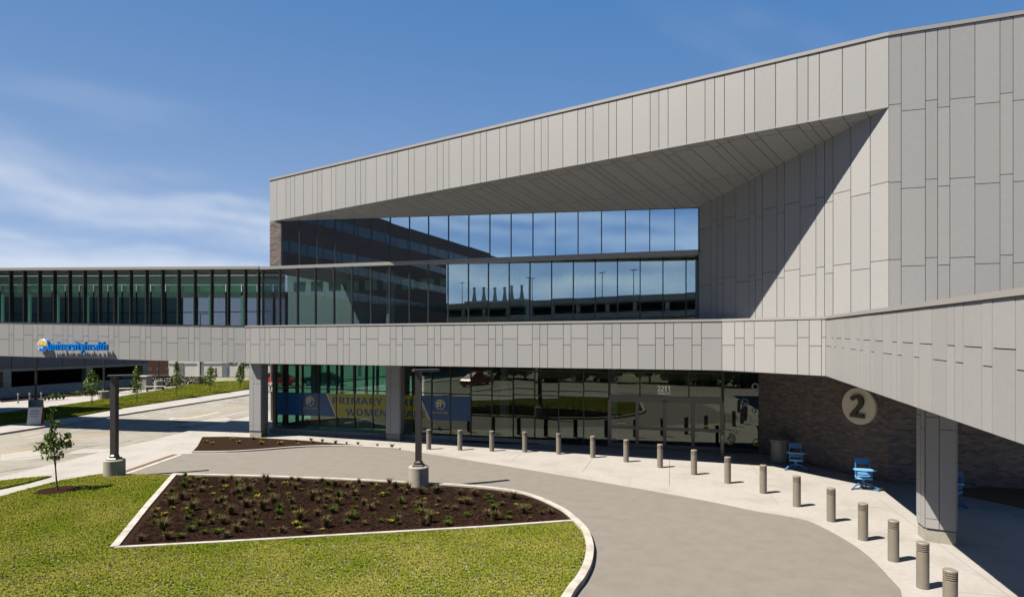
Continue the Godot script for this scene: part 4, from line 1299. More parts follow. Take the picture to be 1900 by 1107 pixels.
func make_street_side() -> void:
	# parking structure
	var gf := Face.new(Vector2(-44.460, -51.480) + Vector2(-3.5, 18), Vector2(-41.362, -67.206))
	var P := thing("parking_garage", "low dark parking garage with open bays beside the far pavement", "garage", Vector3.ZERO)
	var L := gf.length
	obj("parapet_wall", slab_mesh(gf, 0.0, L, 0.0, 0.82, 0.0, 0.25), M.plinth, P)
	obj("ground_slab", poly_block([plan(gf, 0.0), plan(gf, L), plan(gf, L, -20.0), plan(gf, 0.0, -20.0)], -0.1, 0.02), M.interior_floor, P)
	obj("deck", poly_block([plan(gf, 0.0), plan(gf, L), plan(gf, L, -20.0), plan(gf, 0.0, -20.0)], 2.25, 2.6), M.interior_dark, P)
	obj("back_wall", slab_mesh(gf, 0.0, L, 0.0, 2.4, -19.0, 0.3), M.interior_dark, P)
	var facade := obj("facade", slab_mesh(gf, 0.0, L, 2.2, 5.9, 0.02, 0.3), M.interior_dark, P)
	var dark_panel := plain(0.06, 0.062, 0.07, 0.6)
	var s := 0.0
	while s < L - 0.6:
		obj("facade_panel", slab_mesh(gf, s + 0.02, minf(s + 1.2, L) - 0.02, 2.45, 5.85, 0.06 + 0.03 * (int(s / 1.2) % 2), 0.04), dark_panel, facade)
		s += 1.2
	obj("lintel", slab_mesh(gf, 0.0, L, 2.22, 2.42, 0.08, 0.2), M.plinth, facade)
	var pier_at := [L - 0.35, L - 7.4, L - 15.5, L - 24.0, 2.0]
	for x in pier_at:
		obj("pier", slab_mesh(gf, x - 0.35, x + 0.35, 0.82, 2.2, 0.03, 0.6), M.plinth, P)
	obj("end_wall", slab_mesh(Face.new(plan(gf, L), plan(gf, L, -20.0)), 0.0, 20.0, 0.0, 5.9, 0.0, 0.3), dark_panel, P)
	# stair tower where the footbridge lands, just outside the picture; its shade falls on the strip of grass
	var tw := thing("stair_tower", "tall grey stair tower where the footbridge lands across the street", "tower", Vector3.ZERO)
	var c0 := Vector2(-35.6, -39.9)
	var dr := Vector2(0.104, -1.0).normalized()
	var lf := Vector2(-dr.y, dr.x) * -1.0
	if lf.x > 0:
		lf = -lf
	obj("wall", poly_block([c0, c0 + lf * 9.0, c0 + lf * 9.0 - dr * 11.0, c0 - dr * 11.0], 0.0, 12.6), M.panel[2], tw)
	# planting strip along the garage
	structure("garage_bed", sheet_mesh([Vector2(-40.789, -47.229), Vector2(-40.050, -49.500), Vector2(-39.236, -52.000), Vector2(-38.672, -54.189), Vector2(-38.339, -58.169), Vector2(-39.028, -62.400), Vector2(-40.913, -64.755), Vector2(-41.542, -57.843), Vector2(-43.165, -49.981)], 0.02, 0.05), M.mulch, "narrow dark mulch strip with low shrubs along the garage", "flower bed")
	# lamp posts over there: tall poles on concrete drums
	lamp_post("tall dark lamp post on concrete drum standing in the footbridge shadow", Vector3(-34.48, 0, -42.9), 8.2, 0.44, 0.62, Vector3(1.1, 0, 0.1), 0.16, "street lamps on concrete drums", true)
	lamp_post("tall grey lamp post on a pale drum beside the columnar young tree", Vector3(-34.11, 0, -49.5), 8.2, 0.42, 0.72, Vector3(1.1, 0, 0.1), 0.16, "street lamps on concrete drums", true)
	lamp_post("tall lamp post on a pale drum in front of the brick building", Vector3(-36.99, 0, -62.0), 8.2, 0.42, 0.8, Vector3(1.1, 0, 0.1), 0.16, "street lamps on concrete drums", true)
	lamp_post("tall lamp post on a pale drum in front of the white building", Vector3(-37.38, 0, -71.0), 8.2, 0.42, 0.8, Vector3(1.1, 0, 0.1), 0.16, "street lamps on concrete drums", true)
	# young trees in the grass strip
	var g := "young trees in the grass strip"
	young_tree("bushy young tree half in footbridge shade beside the lamp drum", Vector3(-30.94, 0.05, -43.63), 2.6, 1.35, 101, g, 1)
	young_tree("slender pointed young tree on the grass before the garage corner", Vector3(-29.65, 0.05, -46.8), 2.75, 1.0, 102, g)
	young_tree("narrow twisting young tree on the grass before the white building", Vector3(-28.87, 0.05, -50.97), 3.0, 0.95, 103, g)
	young_tree("round headed young tree on the grass next to the street lamp", Vector3(-28.49, 0.05, -55.96), 2.4, 1.2, 104, g, 1)
	young_tree("small thin young tree on the grass beside the road sign", Vector3(-27.8, 0.05, -60.56), 2.3, 1.0, 105, g, 1)
	# bike posts
	for p in [[-37.6, -47.3, "first"], [-38.12, -46.8, "second"], [-38.7, -46.4, "third"], [-39.6, -45.6, "fourth"]]:
		var bp := thing("steel_post", "slim steel post by the mulch strip, %s counting from the low shrubs" % p[2], "post", Vector3(p[0], 0, p[1]), 0.0, "slim steel posts by the garage")
		var st := mesher()
		lathe(st, Vector3.ZERO, [Vector2(0.045, -0.03), Vector2(0.045, 0.74), Vector2(0.03, 0.78), Vector2(0, 0.79)], 12)
		obj("shaft", done(st), M.steel, bp)
		st = mesher()
		lathe(st, Vector3(0, 0.66, 0), [Vector2(0.055, 0), Vector2(0.055, 0.1), Vector2(0, 0.1)], 12)
		obj("cap", done(st), M.sign_white, bp)
	# benches and litter bin
	for p in [[Vector3(-36.6, -0.02, -56.2), "timber topped bench on the pavement beyond the lamp pole"], [Vector3(-35.3, -0.02, -58.6), "grey bench on the pavement near the litter bin"]]:
		var bn := thing("bench", p[1], "bench", p[0], 0.25, "benches on the far pavement")
		var st := mesher()
		for k in 4:
			st = mesher()
			box(st, Vector3(0, 0.45, -0.2 + k * 0.13), Vector3(1.8, 0.05, 0.11))
			obj("seat_slat", done(st), M.sign_tan, bn)
		for x in [-0.7, 0.7]:
			st = mesher()
			box(st, Vector3(x, 0.21, 0), Vector3(0.08, 0.43, 0.45))
			obj("leg", done(st), M.bronze, bn)
	var bin := thing("litter_bin", "square grey litter bin at the end of the garage", "bin", Vector3(-37.6, -0.02, -60.6))
	var sb := mesher()
	soft_box(sb, Vector3(0, 0.65, 0), Vector3(1.0, 1.3, 1.0), 0.03)
	obj("body", done(sb), M.plinth, bin)
	sb = mesher()
	soft_box(sb, Vector3(0, 1.36, 0), Vector3(1.12, 0.12, 1.12), 0.03)
	obj("lid", done(sb), M.kerb, bin)
	# sandwich board
	var af := thing("sandwich_board", "white folding sandwich board with red edge on the kerbside", "sign", Vector3(-27.6, 0.0, -34.3), 0.35)
	for k in 2:
		var sg := 1.0 if k == 0 else -1.0
		var tilt := Basis(Vector3.RIGHT, -0.22 * sg)
		sb = mesher()
		box(sb, Vector3(0, 0.5, 0.13 * sg), Vector3(0.66, 1.0, 0.03), tilt)
		var bd := obj("board", done(sb), M.sign_white if k == 0 else M.red_paint, af)
		if k == 0:
			for j in 4:
				sb = mesher()
				box(sb, Vector3(0, 0.78 - j * 0.16, 0.145) + tilt * Vector3(0, 0, 0.012) + Vector3(0, 0, -0.06 * (0.28 - j * 0.16)), Vector3([0.4, 0.46, 0.34, 0.42][j], 0.06 if j != 3 else 0.12, 0.004), tilt)
				obj("printed_line", done(sb), M.sign_blue if j == 3 else M.steel, bd)
	# low shrubs in the mulch strip
	var shrub_mesh := []
	for k in 3:
		shrub_mesh.append(blades(60, 0.42, 0.34, 0.02, [Color(0.072, 0.0936, 0.0288), Color(0.1152, 0.1224, 0.0432), Color(0.0504, 0.072, 0.0216)], 300 + k))
	rng.seed = 77
	var row: Array = [Vector2(-37.921, -48.112), Vector2(-37.970, -48.566), Vector2(-38.201, -49.263), Vector2(-37.888, -49.263), Vector2(-37.800, -49.500), Vector2(-37.485, -49.500), Vector2(-38.777, -52.531), Vector2(-38.791, -53.072), Vector2(-38.610, -53.625), Vector2(-38.728, -54.476), Vector2(-38.741, -55.059)]
	for p in row:
		var sh := obj("low_shrub", shrub_mesh[rng.randi() % 3], M.blade)
		sh.position = Vector3(p.x, 0.02, p.y)
		sh.rotation.y = rng.randf() * TAU
		sh.scale = Vector3.ONE * rng.randf_range(0.9, 1.4)
		tag(sh, "low grassy shrub in the mulch strip along the garage", "shrub", "shrubs along the garage")
	# clipped hedge by the garage end
	rng.seed = 5
	var hs := mesher()
	for i in 2600:
		leaf(hs, Vector3(rng.randf_range(-4.2, 4.2), rng.randf_range(0.02, 0.95), rng.randf_range(-0.6, 0.6)), 0.10, Color(0.0252, 0.036, 0.01152) * rng.randf_range(0.6, 1.3))
	var hedge := obj("hedge", done(hs), M.leaf)
	hedge.position = Vector3(-38.6, 0, -67.0)
	hedge.rotation.y = 0.1
	tag(hedge, "dark clipped hedge past the end of the garage", "hedge")
	# lane sign on a post by the corner of the building
	var ls := thing("lane_sign", "white lane direction sign with black arrows on a steel post", "road sign", Vector3(-14.63, 0, -36.00), 0.0)
	sb = mesher()
	lathe(sb, Vector3.ZERO, [Vector2(0.05, -0.05), Vector2(0.05, 3.6), Vector2(0, 3.6)], 10)
	obj("post", done(sb), M.steel, ls)
	sb = mesher()
	box(sb, Vector3(-0.02, 2.05, 0.07), Vector3(0.42, 0.55, 0.02))
	var plate := obj("plate", done(sb), M.sign_white, ls)
	sb = mesher()
	for bar in [[Vector2(0, -0.2), Vector2(0, -0.02)], [Vector2(0, -0.02), Vector2(-0.11, 0.15)], [Vector2(0, -0.02), Vector2(0.11, 0.15)]]:
		var a: Vector2 = bar[0]
		var b: Vector2 = bar[1]
		var dd := (b - a).normalized()
		var nn := Vector2(-dd.y, dd.x) * 0.025
		var o := Vector3(-0.02, 2.05, 0.084)
		quad(sb, o + Vector3(a.x - nn.x, a.y - nn.y, 0), o + Vector3(b.x - nn.x, b.y - nn.y, 0), o + Vector3(b.x + nn.x, b.y + nn.y, 0), o + Vector3(a.x + nn.x, a.y + nn.y, 0))
	obj("arrow", done(sb), M.rubber, plate)
	# parked cars beyond the building corner
	simple_car("red saloon parked beyond the glazed corner of the hospital", Vector3(-27.2, -0.1, -68.0), 0.0, plain(0.45, 0.012, 0.018, 0.3))
	simple_car("dark blue saloon parked nose to tail with the red one", Vector3(-21.8, -0.1, -68.3), 0.0, plain(0.015, 0.02, 0.035, 0.3))

# ---------------------------------------------------------------- buildings further off and behind the viewer
func block(called: String, label: String, F: Face, deep: float, h: float, m: Material) -> Node3D:
	var T := thing(called, label, "building", Vector3.ZERO)
	obj("wall", poly_block([plan(F, 0.0), plan(F, F.length), plan(F, F.length, -deep), plan(F, 0.0, -deep)], -0.1, h), m, T)
	return T

func make_surroundings() -> void:
	var red_brick := textured(mottled(256, 0.05, 4, 71, [lin(0.1584, 0.0648, 0.0396), lin(0.2448, 0.108, 0.0648)], 0.8), 0.8, 0.9)
	var white_wall := textured(mottled(256, 0.03, 4, 72, [lin(0.4464, 0.432, 0.4104), lin(0.5328, 0.5184, 0.504)], 0.4), 0.3, 0.8)
	var f1 := Face.new(Vector2(-51.460, -83.000), Vector2(-48.796, -84.000))
	var b1 := block("brick_house", "red brick building end seen below the footbridge deck", f1, 10.0, 6.5, red_brick)
	for x in [0.5, 1.4, 2.5]:
		obj("vent", slab_mesh(f1, x, x + 0.35, 0.9, 1.35, 0.04, 0.05), M.steel, b1)
	obj("base_course", slab_mesh(f1, 0.0, f1.length, -0.1, 0.35, 0.06, 0.1), M.kerb, b1)
	var f2 := Face.new(Vector2(-48.758, -84.000), Vector2(10.0, -90.0))
	var b2 := block("white_warehouse", "long white painted warehouse beyond the cross street", f2, 14.0, 6.0, white_wall)
	for x in [4.0, 9.5, 15.0, 20.5, 26.0, 31.5, 37.0]:
		obj("pilaster", slab_mesh(f2, x, x + 0.35, -0.1, 5.6, 0.12, 0.14), white_wall, b2)
	for y in [1.75, 3.9]:
		obj("string_course", slab_mesh(f2, 0.0, f2.length, y, y + 0.1, 0.05, 0.1), M.steel, b2)
	for x in [6.0, 6.6, 8.2]:
		obj("bollard_post", slab_mesh(f2, x, x + 0.16, -0.1, 1.2, 0.6, 0.16), [M.rust, M.sign_tan, M.blue][int(x * 5) % 3], b2)
	for x in [1.2, 7.3, 12.0]:
		var dr := obj("service_door", slab_mesh(f2, x, x + 0.9, -0.1, 1.9, 0.04, 0.08), M.steel, b2)
		obj("handle", slab_mesh(f2, x + 0.74, x + 0.8, 0.85, 0.98, 0.08, 0.04), M.bronze, dr)
	# trees in front of the warehouse
	for t in [[Vector3(-36.3, -0.1, -80.0), 4.6, 401, "leafy green tree in front of the long white wall"], [Vector3(-32.2, -0.1, -79.0), 5.2, 402, "dark leafy tree beside the first column against the white wall"], [Vector3(-24.0, -0.1, -81.0), 5.6, 403, "broad green tree seen through the glazed corner"], [Vector3(-15.0, -0.1, -82.0), 6.0, 404, "wide green tree farther along the white wall"]]:
		rng.seed = t[2]
		var cl := []
		for k in 12:
			var a := rng.randf() * TAU
			var rr := rng.randf_range(0.3, 1.5)
			cl.append([Vector3(cos(a) * rr, t[1] * rng.randf_range(0.38, 0.9), sin(a) * rr), Vector3(0.9, 0.65, 0.9), 90])
		tree("street_tree", t[3], t[0], t[1], 0.13, cl, 0.16, [Color(0.0504, 0.0864, 0.0144), Color(0.0864, 0.1224, 0.0216), Color(0.0324, 0.054, 0.01008)], "trees along the white wall")
	# bare tree behind the footbridge
	# --- buildings across the drive, mirrored in the glass
	var tan_brick := textured(mottled(256, 0.05, 4, 73, [lin(0.072, 0.04464, 0.0324), lin(0.1152, 0.072, 0.054)], 0.8), 0.8, 0.9)
	var hf := Face.new(Vector2(-54.0, 56.0), Vector2(-40.5, -22.0))
	hf.n = -hf.n
	var tower_glass := plain(0.05, 0.06, 0.065, 0.15)
	var hb := thing("hospital_tower_block", "tall dark brick hospital block mirrored in the upper windows", "building", Vector3.ZERO)
	obj("wall", poly_block([hf.a, hf.a + hf.d * hf.length, hf.a + hf.d * hf.length + Vector2(-26, -6), hf.a + Vector2(-26, -6)], -0.1, 22.0), tan_brick, hb)
	for fl in 5:
		for k in 26:
			var wf := Face.new(hf.a + hf.d * (hf.length), hf.a)
			var x := 1.0 + k * 3.0
			obj("window", slab_mesh(wf, x, x + 2.85, 3.2 + fl * 3.9, 4.5 + fl * 3.9, 0.05, 0.1), tower_glass, hb)
	var gf2 := Face.new(Vector2(2.0, 62.0), Vector2(-84.0, 74.0))
	var pg := thing("parking_deck", "long pale parking deck with dark bays mirrored in the middle windows", "building", Vector3.ZERO)
	for fl in 5:
		var y0 := -0.1 + fl * 3.2
		obj("deck_slab", poly_block([gf2.a, gf2.a + gf2.d * gf2.length, gf2.a + gf2.d * gf2.length + Vector2(0, 18), gf2.a + Vector2(0, 18)], y0, y0 + 0.3), M.plinth, pg)
		obj("parapet", slab_mesh(gf2, 0.0, gf2.length, y0, y0 + 1.4, 0.0, 0.25), M.plinth, pg)
	obj("back_wall", slab_mesh(gf2, 0.0, gf2.length, 0.0, 14.1, -17.0, 0.3), M.plinth, pg)
	for k in 15:
		obj("pier", slab_mesh(gf2, minf(k * 6.1, gf2.length - 0.8), minf(k * 6.1 + 0.7, gf2.length), 0.0, 14.1, -0.3, 0.6), M.plinth, pg)
	for x in [6.0, 19.0, 26.0, 43.0, 62.0]:
		var lp: Vector2 = gf2.a + gf2.d * x
		var st := mesher()
		lathe(st, Vector3(lp.x, 13.6, lp.y + 1.0), [Vector2(0.09, 0), Vector2(0.07, 5.5), Vector2(0, 5.5)], 8)
		box(st, Vector3(lp.x, 19.1, lp.y + 1.0), Vector3(1.2, 0.12, 0.4))
		obj("roof_lamp", done(st), M.bronze, pg)
	var bh := thing("boiler_house", "boiler house with a row of slim chimneys mirrored in the middle windows", "building", Vector3.ZERO)
	obj("wall", poly_block([Vector2(-66, 84), Vector2(-48, 82), Vector2(-47, 94), Vector2(-65, 96)], -0.1, 15.6), M.plinth, bh)
	for k in 6:
		var ch := mesher()
		lathe(ch, Vector3(-64.0 + k * 2.8, 15.6, 86.0), [Vector2(0.7, 0), Vector2(0.36, 2.2), Vector2(0.3, 3.2), Vector2(0.42, 3.3), Vector2(0.42, 3.7), Vector2(0, 3.7)], 12)
		obj("chimney", done(ch), M.steel, bh)
	var lf2 := Face.new(Vector2(4.0, 42.0), Vector2(-46.0, 49.0))
	var lb := thing("brick_annex", "low brown brick annex mirrored along the foot of the windows", "building", Vector3.ZERO)
	obj("wall", poly_block([lf2.a, lf2.a + lf2.d * lf2.length, lf2.a + lf2.d * lf2.length + Vector2(0, 9), lf2.a + Vector2(0, 9)], -0.1, 8.4), tan_brick, lb)
	obj("roof_cap", poly_block([lf2.a + Vector2(0.2, -0.2), lf2.a + lf2.d * lf2.length + Vector2(-0.2, -0.2), lf2.a + lf2.d * lf2.length + Vector2(-0.2, 9.2), lf2.a + Vector2(0.2, 9.2)], 8.4, 8.6), M.kerb, lb)

func make_rear_trees() -> void:
	for k in 12:  # unseen tree row added so the ground floor glass reflects darkness
		var at := Vector3(-31.0 + k * 4.0, -0.1, 17.0 + 0.8 * sin(k * 2.3))
		rng.seed = 700 + k
		var cl := []
		for j in 15:
			var a := rng.randf() * TAU
			cl.append([Vector3(cos(a) * 1.3, rng.randf_range(0.5, 4.4), sin(a) * 0.9), Vector3(1.4, 0.9, 1.1), 90])
		tree("added_rear_tree", "dark leafy tree of an unseen row added to darken the ground floor glass", at, 5.2, 0.14, cl, 0.36, [Color(0.0216, 0.036, 0.00864), Color(0.0324, 0.0468, 0.01152)], "added trees that darken the ground floor glass")
	simple_car("red hatchback on the street mirrored in the ground floor glass", Vector3(-23.2, -0.1, 4.5), PI / 2, plain(0.45, 0.012, 0.018, 0.3))

# ---------------------------------------------------------------- things on the plaza
const ORDINALS := ["first", "second", "third", "fourth", "fifth", "sixth", "seventh", "eighth", "ninth", "tenth", "eleventh", "twelfth", "thirteenth", "fourteenth", "fifteenth", "sixteenth", "seventeenth"]

func make_bollard() -> Node3D:
	var T := thing("lighted_bollard", "taupe round bollard light with louvred top along the drive", "bollard", Vector3.ZERO, 0.0, "bollard lights along the drive")
	var r := 0.107
	var st := mesher()
	lathe(st, Vector3.ZERO, [Vector2(r, -0.02), Vector2(r, 0.70), Vector2(r - 0.004, 0.703), Vector2(r - 0.03, 0.703)], 28)
	obj("shaft", done(st), M.bollard, T)
	st = mesher()
	lathe(st, Vector3(0, 0.70, 0), [Vector2(r - 0.035, 0), Vector2(r - 0.035, 0.14)], 20)
	obj("lamp_core", done(st), M.slot, T)
	for k in 3:
		st = mesher()
		lathe(st, Vector3(0, 0.722 + k * 0.036, 0), [Vector2(r - 0.035, 0.004), Vector2(r, 0.0), Vector2(r, 0.018), Vector2(r - 0.035, 0.024)], 28)
		obj("louvre", done(st), M.bollard, T)
	for k in 3:
		st = mesher()
		var a := 0.9 + TAU * k / 3.0
		box(st, Vector3(cos(a) * (r - 0.008), 0.77, sin(a) * (r - 0.008)), Vector3(0.02, 0.14, 0.02), Basis(Vector3.UP, -a))
		obj("rib", done(st), M.bollard, T)
	st = mesher()
	lathe(st, Vector3(0, 0.83, 0), [Vector2(r - 0.03, 0), Vector2(r, 0.0), Vector2(r, 0.035), Vector2(r - 0.012, 0.046), Vector2(0, 0.05)], 28)
	obj("cap", done(st), M.bollard, T)
	return T

func make_chair(label: String, at: Vector3, turn: float) -> Node3D:
	var T := thing("tablet_chair", label, "chair", at, turn, "blue tablet chairs by the brick wall")
	var st := mesher()
	# splayed base of three bowed legs under a short stem
	st = mesher()
	lathe(st, Vector3(0, 0.16, 0), [Vector2(0.05, 0), Vector2(0.045, 0.2), Vector2(0, 0.2)], 12)
	obj("stem", done(st), M.blue, T)
	for a in [0.45, 2.55, 4.7]:
		st = mesher()
		var d := Vector3(cos(a), 0, sin(a))
		tube(st, [Vector3(0, 0.2, 0), d * 0.17 + Vector3(0, 0.19, 0), d * 0.33 + Vector3(0, 0.12, 0), d * 0.44 + Vector3(0, 0.03, 0)], [0.032, 0.03, 0.027, 0.024], 8)
		tube(st, [d * 0.44 + Vector3(0, 0.03, 0), d * 0.14 + Vector3(0, 0.035, 0), Vector3(0, 0.16, 0)], [0.018, 0.018, 0.018], 6)
		var leg := obj("leg", done(st), M.blue, T)
		st = mesher()
		lathe(st, d * 0.44, [Vector2(0.03, 0), Vector2(0.03, 0.03), Vector2(0, 0.03)], 10)
		obj("glide", done(st), M.rubber, leg)
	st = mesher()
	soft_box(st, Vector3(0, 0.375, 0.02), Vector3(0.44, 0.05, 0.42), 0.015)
	obj("seat", done(st), M.blue_sunlit, T)
	for x in [-0.2, 0.2]:
		st = mesher()
		box(st, Vector3(x, 0.60, -0.17), Vector3(0.035, 0.66, 0.03), Basis(Vector3.RIGHT, -0.12))
		obj("back_upright", done(st), M.blue, T)
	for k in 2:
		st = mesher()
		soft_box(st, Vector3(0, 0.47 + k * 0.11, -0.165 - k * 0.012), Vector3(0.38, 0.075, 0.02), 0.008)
		obj("back_slat", done(st), M.blue_sunlit, T)
	st = mesher()
	soft_box(st, Vector3(0, 0.86, -0.22), Vector3(0.44, 0.19, 0.025), 0.01, Basis(Vector3.RIGHT, -0.12))
	obj("backrest", done(st), M.blue, T)
	# tablet on an arm
	st = mesher()
	tube(st, [Vector3(-0.21, 0.37, 0.1), Vector3(-0.22, 0.55, 0.16), Vector3(-0.19, 0.645, 0.2)], [0.018, 0.018, 0.018], 8)
	tube(st, [Vector3(0.2, 0.37, 0.16), Vector3(0.2, 0.645, 0.2)], [0.016, 0.016], 8)
	obj("arm", done(st), M.blue, T)
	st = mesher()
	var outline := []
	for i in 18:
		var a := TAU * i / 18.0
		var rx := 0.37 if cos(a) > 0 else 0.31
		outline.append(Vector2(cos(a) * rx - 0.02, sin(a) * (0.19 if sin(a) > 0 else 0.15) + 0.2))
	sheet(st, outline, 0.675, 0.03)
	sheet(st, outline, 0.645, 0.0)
	obj("tablet", done(st), M.blue_sunlit, T)
	return T

func make_entrance_things() -> void:
	# bollards along the drive
	var spots: Array = [Vector2(-3.684, -26.212), Vector2(-2.290, -26.026), Vector2(-0.879, -25.792), Vector2(0.551, -25.574), Vector2(1.977, -25.112), Vector2(3.319, -24.340), Vector2(4.520, -23.453), Vector2(5.596, -22.383), Vector2(6.510, -21.185), Vector2(7.237, -19.876), Vector2(7.869, -18.551), Vector2(8.198, -17.046), Vector2(8.407, -15.600), Vector2(8.371, -14.123), Vector2(8.218, -12.758), Vector2(7.874, -11.352), Vector2(7.383, -9.977)]
	var first := make_bollard()
	first.set_meta("label", "taupe louvred bollard light, first of the row counting from the window banner")
	for i in spots.size():
		var p := Vector3(spots[i].x, 0.004, spots[i].y)
		if i == 0:
			first.position = p
		else:
			copy_of(first, p, 0.13 * i, "taupe louvred bollard light, %s of the row counting from the window banner" % ORDINALS[i])
	# tablet chairs
	make_chair("blue tablet chair beside the slatted litter bin", Vector3(10.540, 0.002, -22.000), -0.35)
	make_chair("blue tablet chair below the round number sign", Vector3(11.319, 0.002, -19.067), -0.35)
	make_chair("blue tablet chair half hidden behind the column by the brick wall", Vector3(12.831, 0.002, -17.275), -0.9)
	# litter bin of steel slats
	var bin := thing("slatted_litter_bin", "grey steel litter bin with flared slats against the brick wall", "litter bin", Vector3(10.551, 0.002, -23.400))
	var st := mesher()
	lathe(st, Vector3.ZERO, [Vector2(0.27, 0.05), Vector2(0.27, 0.85), Vector2(0.26, 0.85)], 24)
	obj("liner", done(st), M.slot, bin)
	for k in 28:
		var a := TAU * k / 28.0
		var d := Vector3(cos(a), 0, sin(a))
		st = mesher()
		var side := Vector3(-d.z, 0, d.x) * 0.024
		var prof := [Vector2(0.30, 0.03), Vector2(0.30, 0.72), Vector2(0.32, 0.82), Vector2(0.385, 0.92)]
		for j in 3:
			var p0: Vector3 = d * prof[j].x + Vector3.UP * prof[j].y
			var p1: Vector3 = d * prof[j + 1].x + Vector3.UP * prof[j + 1].y
			prism(st, [p0 - side, p0 + side, p1 + side, p1 - side], -d * 0.008)
		obj("slat", done(st), M.bin_grey, bin)
	for y in [0.04, 0.70]:
		st = mesher()
		lathe(st, Vector3(0, y, 0), [Vector2(0.295, 0), Vector2(0.308, 0), Vector2(0.308, 0.04), Vector2(0.295, 0.04)], 28)
		obj("hoop", done(st), M.bin_grey, bin)
	st = mesher()
	lathe(st, Vector3(0, 0.9, 0), [Vector2(0.37, 0), Vector2(0.395, 0.01), Vector2(0.37, 0.025)], 28)
	obj("rim", done(st), M.bin_grey, bin)
	# door opener pedestal
	var ped := thing("door_opener_post", "slim dark bronze push plate post beside the sliding doors", "post", Vector3(8.641, 0.002, -24.340), -0.26)
	st = mesher()
	soft_box(st, Vector3(0, 0.48, 0), Vector3(0.14, 0.96, 0.11), 0.012)
	obj("shaft", done(st), M.door_frame, ped)
	st = mesher()
	soft_box(st, Vector3(0, 0.82, 0.06), Vector3(0.10, 0.12, 0.012), 0.004)
	obj("push_plate", done(st), M.steel, ped)
	# round sign with the entrance number
	var bk := Face.new(Vector2(10.494, -25.254), Vector2(12.645, -19.890))
	var sg := thing("round_number_sign", "tan disc sign with a dark raised number 2 on the brick", "sign", bk.at(4.749, 2.482, 0.0))
	sg.rotation.y = atan2(bk.n.x, bk.n.y)
	st = mesher()
	lathe(st, Vector3.ZERO, [Vector2(0.645, 0.0), Vector2(0.645, 0.10), Vector2(0.635, 0.11), Vector2(0, 0.11)], 56)
	var disc := obj("disc", done(st), M.sign_tan, sg)
	disc.transform = Transform3D(Basis(Vector3.RIGHT, PI / 2), Vector3.ZERO)
	var tm := lettering("2", 0.80, 0.10, 700)
	var num := obj("numeral", tm, M.sign_dark, sg)
	var bb := tm.get_aabb()
	var ks := Vector3(0.52 / bb.size.x, 0.80 / bb.size.y, 1.0)
	num.transform = Transform3D(Basis.from_scale(ks), Vector3(-bb.get_center().x * ks.x, -bb.get_center().y * ks.y, 0.16))
	# banner behind the ground floor glass
	var sf := Face.new(Vector2(-12.780, -31.410), Vector2(10.494, -25.254))
	var bn := thing("window_banner", "blue and yellow clinic banner hung inside the ground floor glass", "banner", Vector3.ZERO)
	var x0 := 0.349
	var x1 := 3.303
	var x2 := 8.519
	var x3 := 11.152
	var yb := 0.93
	var yt := 2.12
	var zo := 0.015
	var lean := 0.55
	var n3 := Vector3(sf.n.x, 0, sf.n.y)
	st = mesher()
	prism(st, [sf.at(x0, yb, zo), sf.at(x0, yt, zo), sf.at(x1, yt, zo), sf.at(x1 + lean, yb, zo)], -n3 * 0.004)
	prism(st, [sf.at(x2 + lean, yb, zo), sf.at(x2, yt, zo), sf.at(x3, yt, zo), sf.at(x3, yb, zo)], -n3 * 0.004)
	obj("blue_field", done(st), M.banner_blue, bn)
	st = mesher()
	prism(st, [sf.at(x1 + lean + 0.06, yb, zo), sf.at(x1 + 0.06, yt, zo), sf.at(x2 - 0.06, yt, zo), sf.at(x2 + lean - 0.06, yb, zo)], -n3 * 0.004)
	obj("yellow_field", done(st), M.banner_yellow, bn)
	st = mesher()
	prism(st, [sf.at(x1 + lean, yb, zo), sf.at(x1, yt, zo), sf.at(x1 + 0.06, yt, zo), sf.at(x1 + lean + 0.06, yb, zo)], -n3 * 0.004)
	prism(st, [sf.at(x2 + lean - 0.06, yb, zo), sf.at(x2 - 0.06, yt, zo), sf.at(x2, yt, zo), sf.at(x2 + lean, yb, zo)], -n3 * 0.004)
	obj("white_stripe", done(st), M.sign_white, bn)
	for w in [["PRIMARY CARE", 3.678, 8.260, 1.76], ["WOMEN'S CARE", 4.452, 8.834, 1.19]]:
		var t2 := lettering(w[0], 0.40, 0.004, 700)
		var o := obj("lettering", t2, M.banner_blue, bn)
		var b2 := t2.get_aabb()
		var kx: float = (w[2] - w[1]) / b2.size.x
		var ky: float = 0.36 / b2.size.y
		o.transform = Transform3D(sf.basis() * Basis.from_scale(Vector3(kx, ky, 1)), sf.at((w[1] + w[2]) / 2 - kx * b2.get_center().x, w[3] - ky * b2.get_center().y, zo + 0.006))
	for sx in [2.356, 9.598]:
		var hold := Node3D.new()
		hold.name = "emblem"
		bn.add_child(hold, true)
		hold.transform = Transform3D(sf.basis(), sf.at(sx, 1.70, zo + 0.002))
		var white := mesher()
		var ring := []
		for i in 28:
			ring.append(Vector3(cos(-TAU * i / 28.0) * 0.25, sin(-TAU * i / 28.0) * 0.25, 0.003))
		prism(white, ring, Vector3(0, 0, -0.002))
		obj("emblem_disc", done(white), M.sign_white, hold)
		emblem(hold, Vector3(0, 0, 0.004), 0.22, 0.004, M.banner_yellow, M.banner_blue, M.sign_white)
		var t3 := lettering("university", 0.14, 0.003, 700)
		var o3 := obj("lettering", t3, M.banner_yellow, hold)
		o3.transform = Transform3D(Basis.from_scale(Vector3(0.80 / t3.get_aabb().size.x, 1, 1)), Vector3(0, -0.38, 0.005))

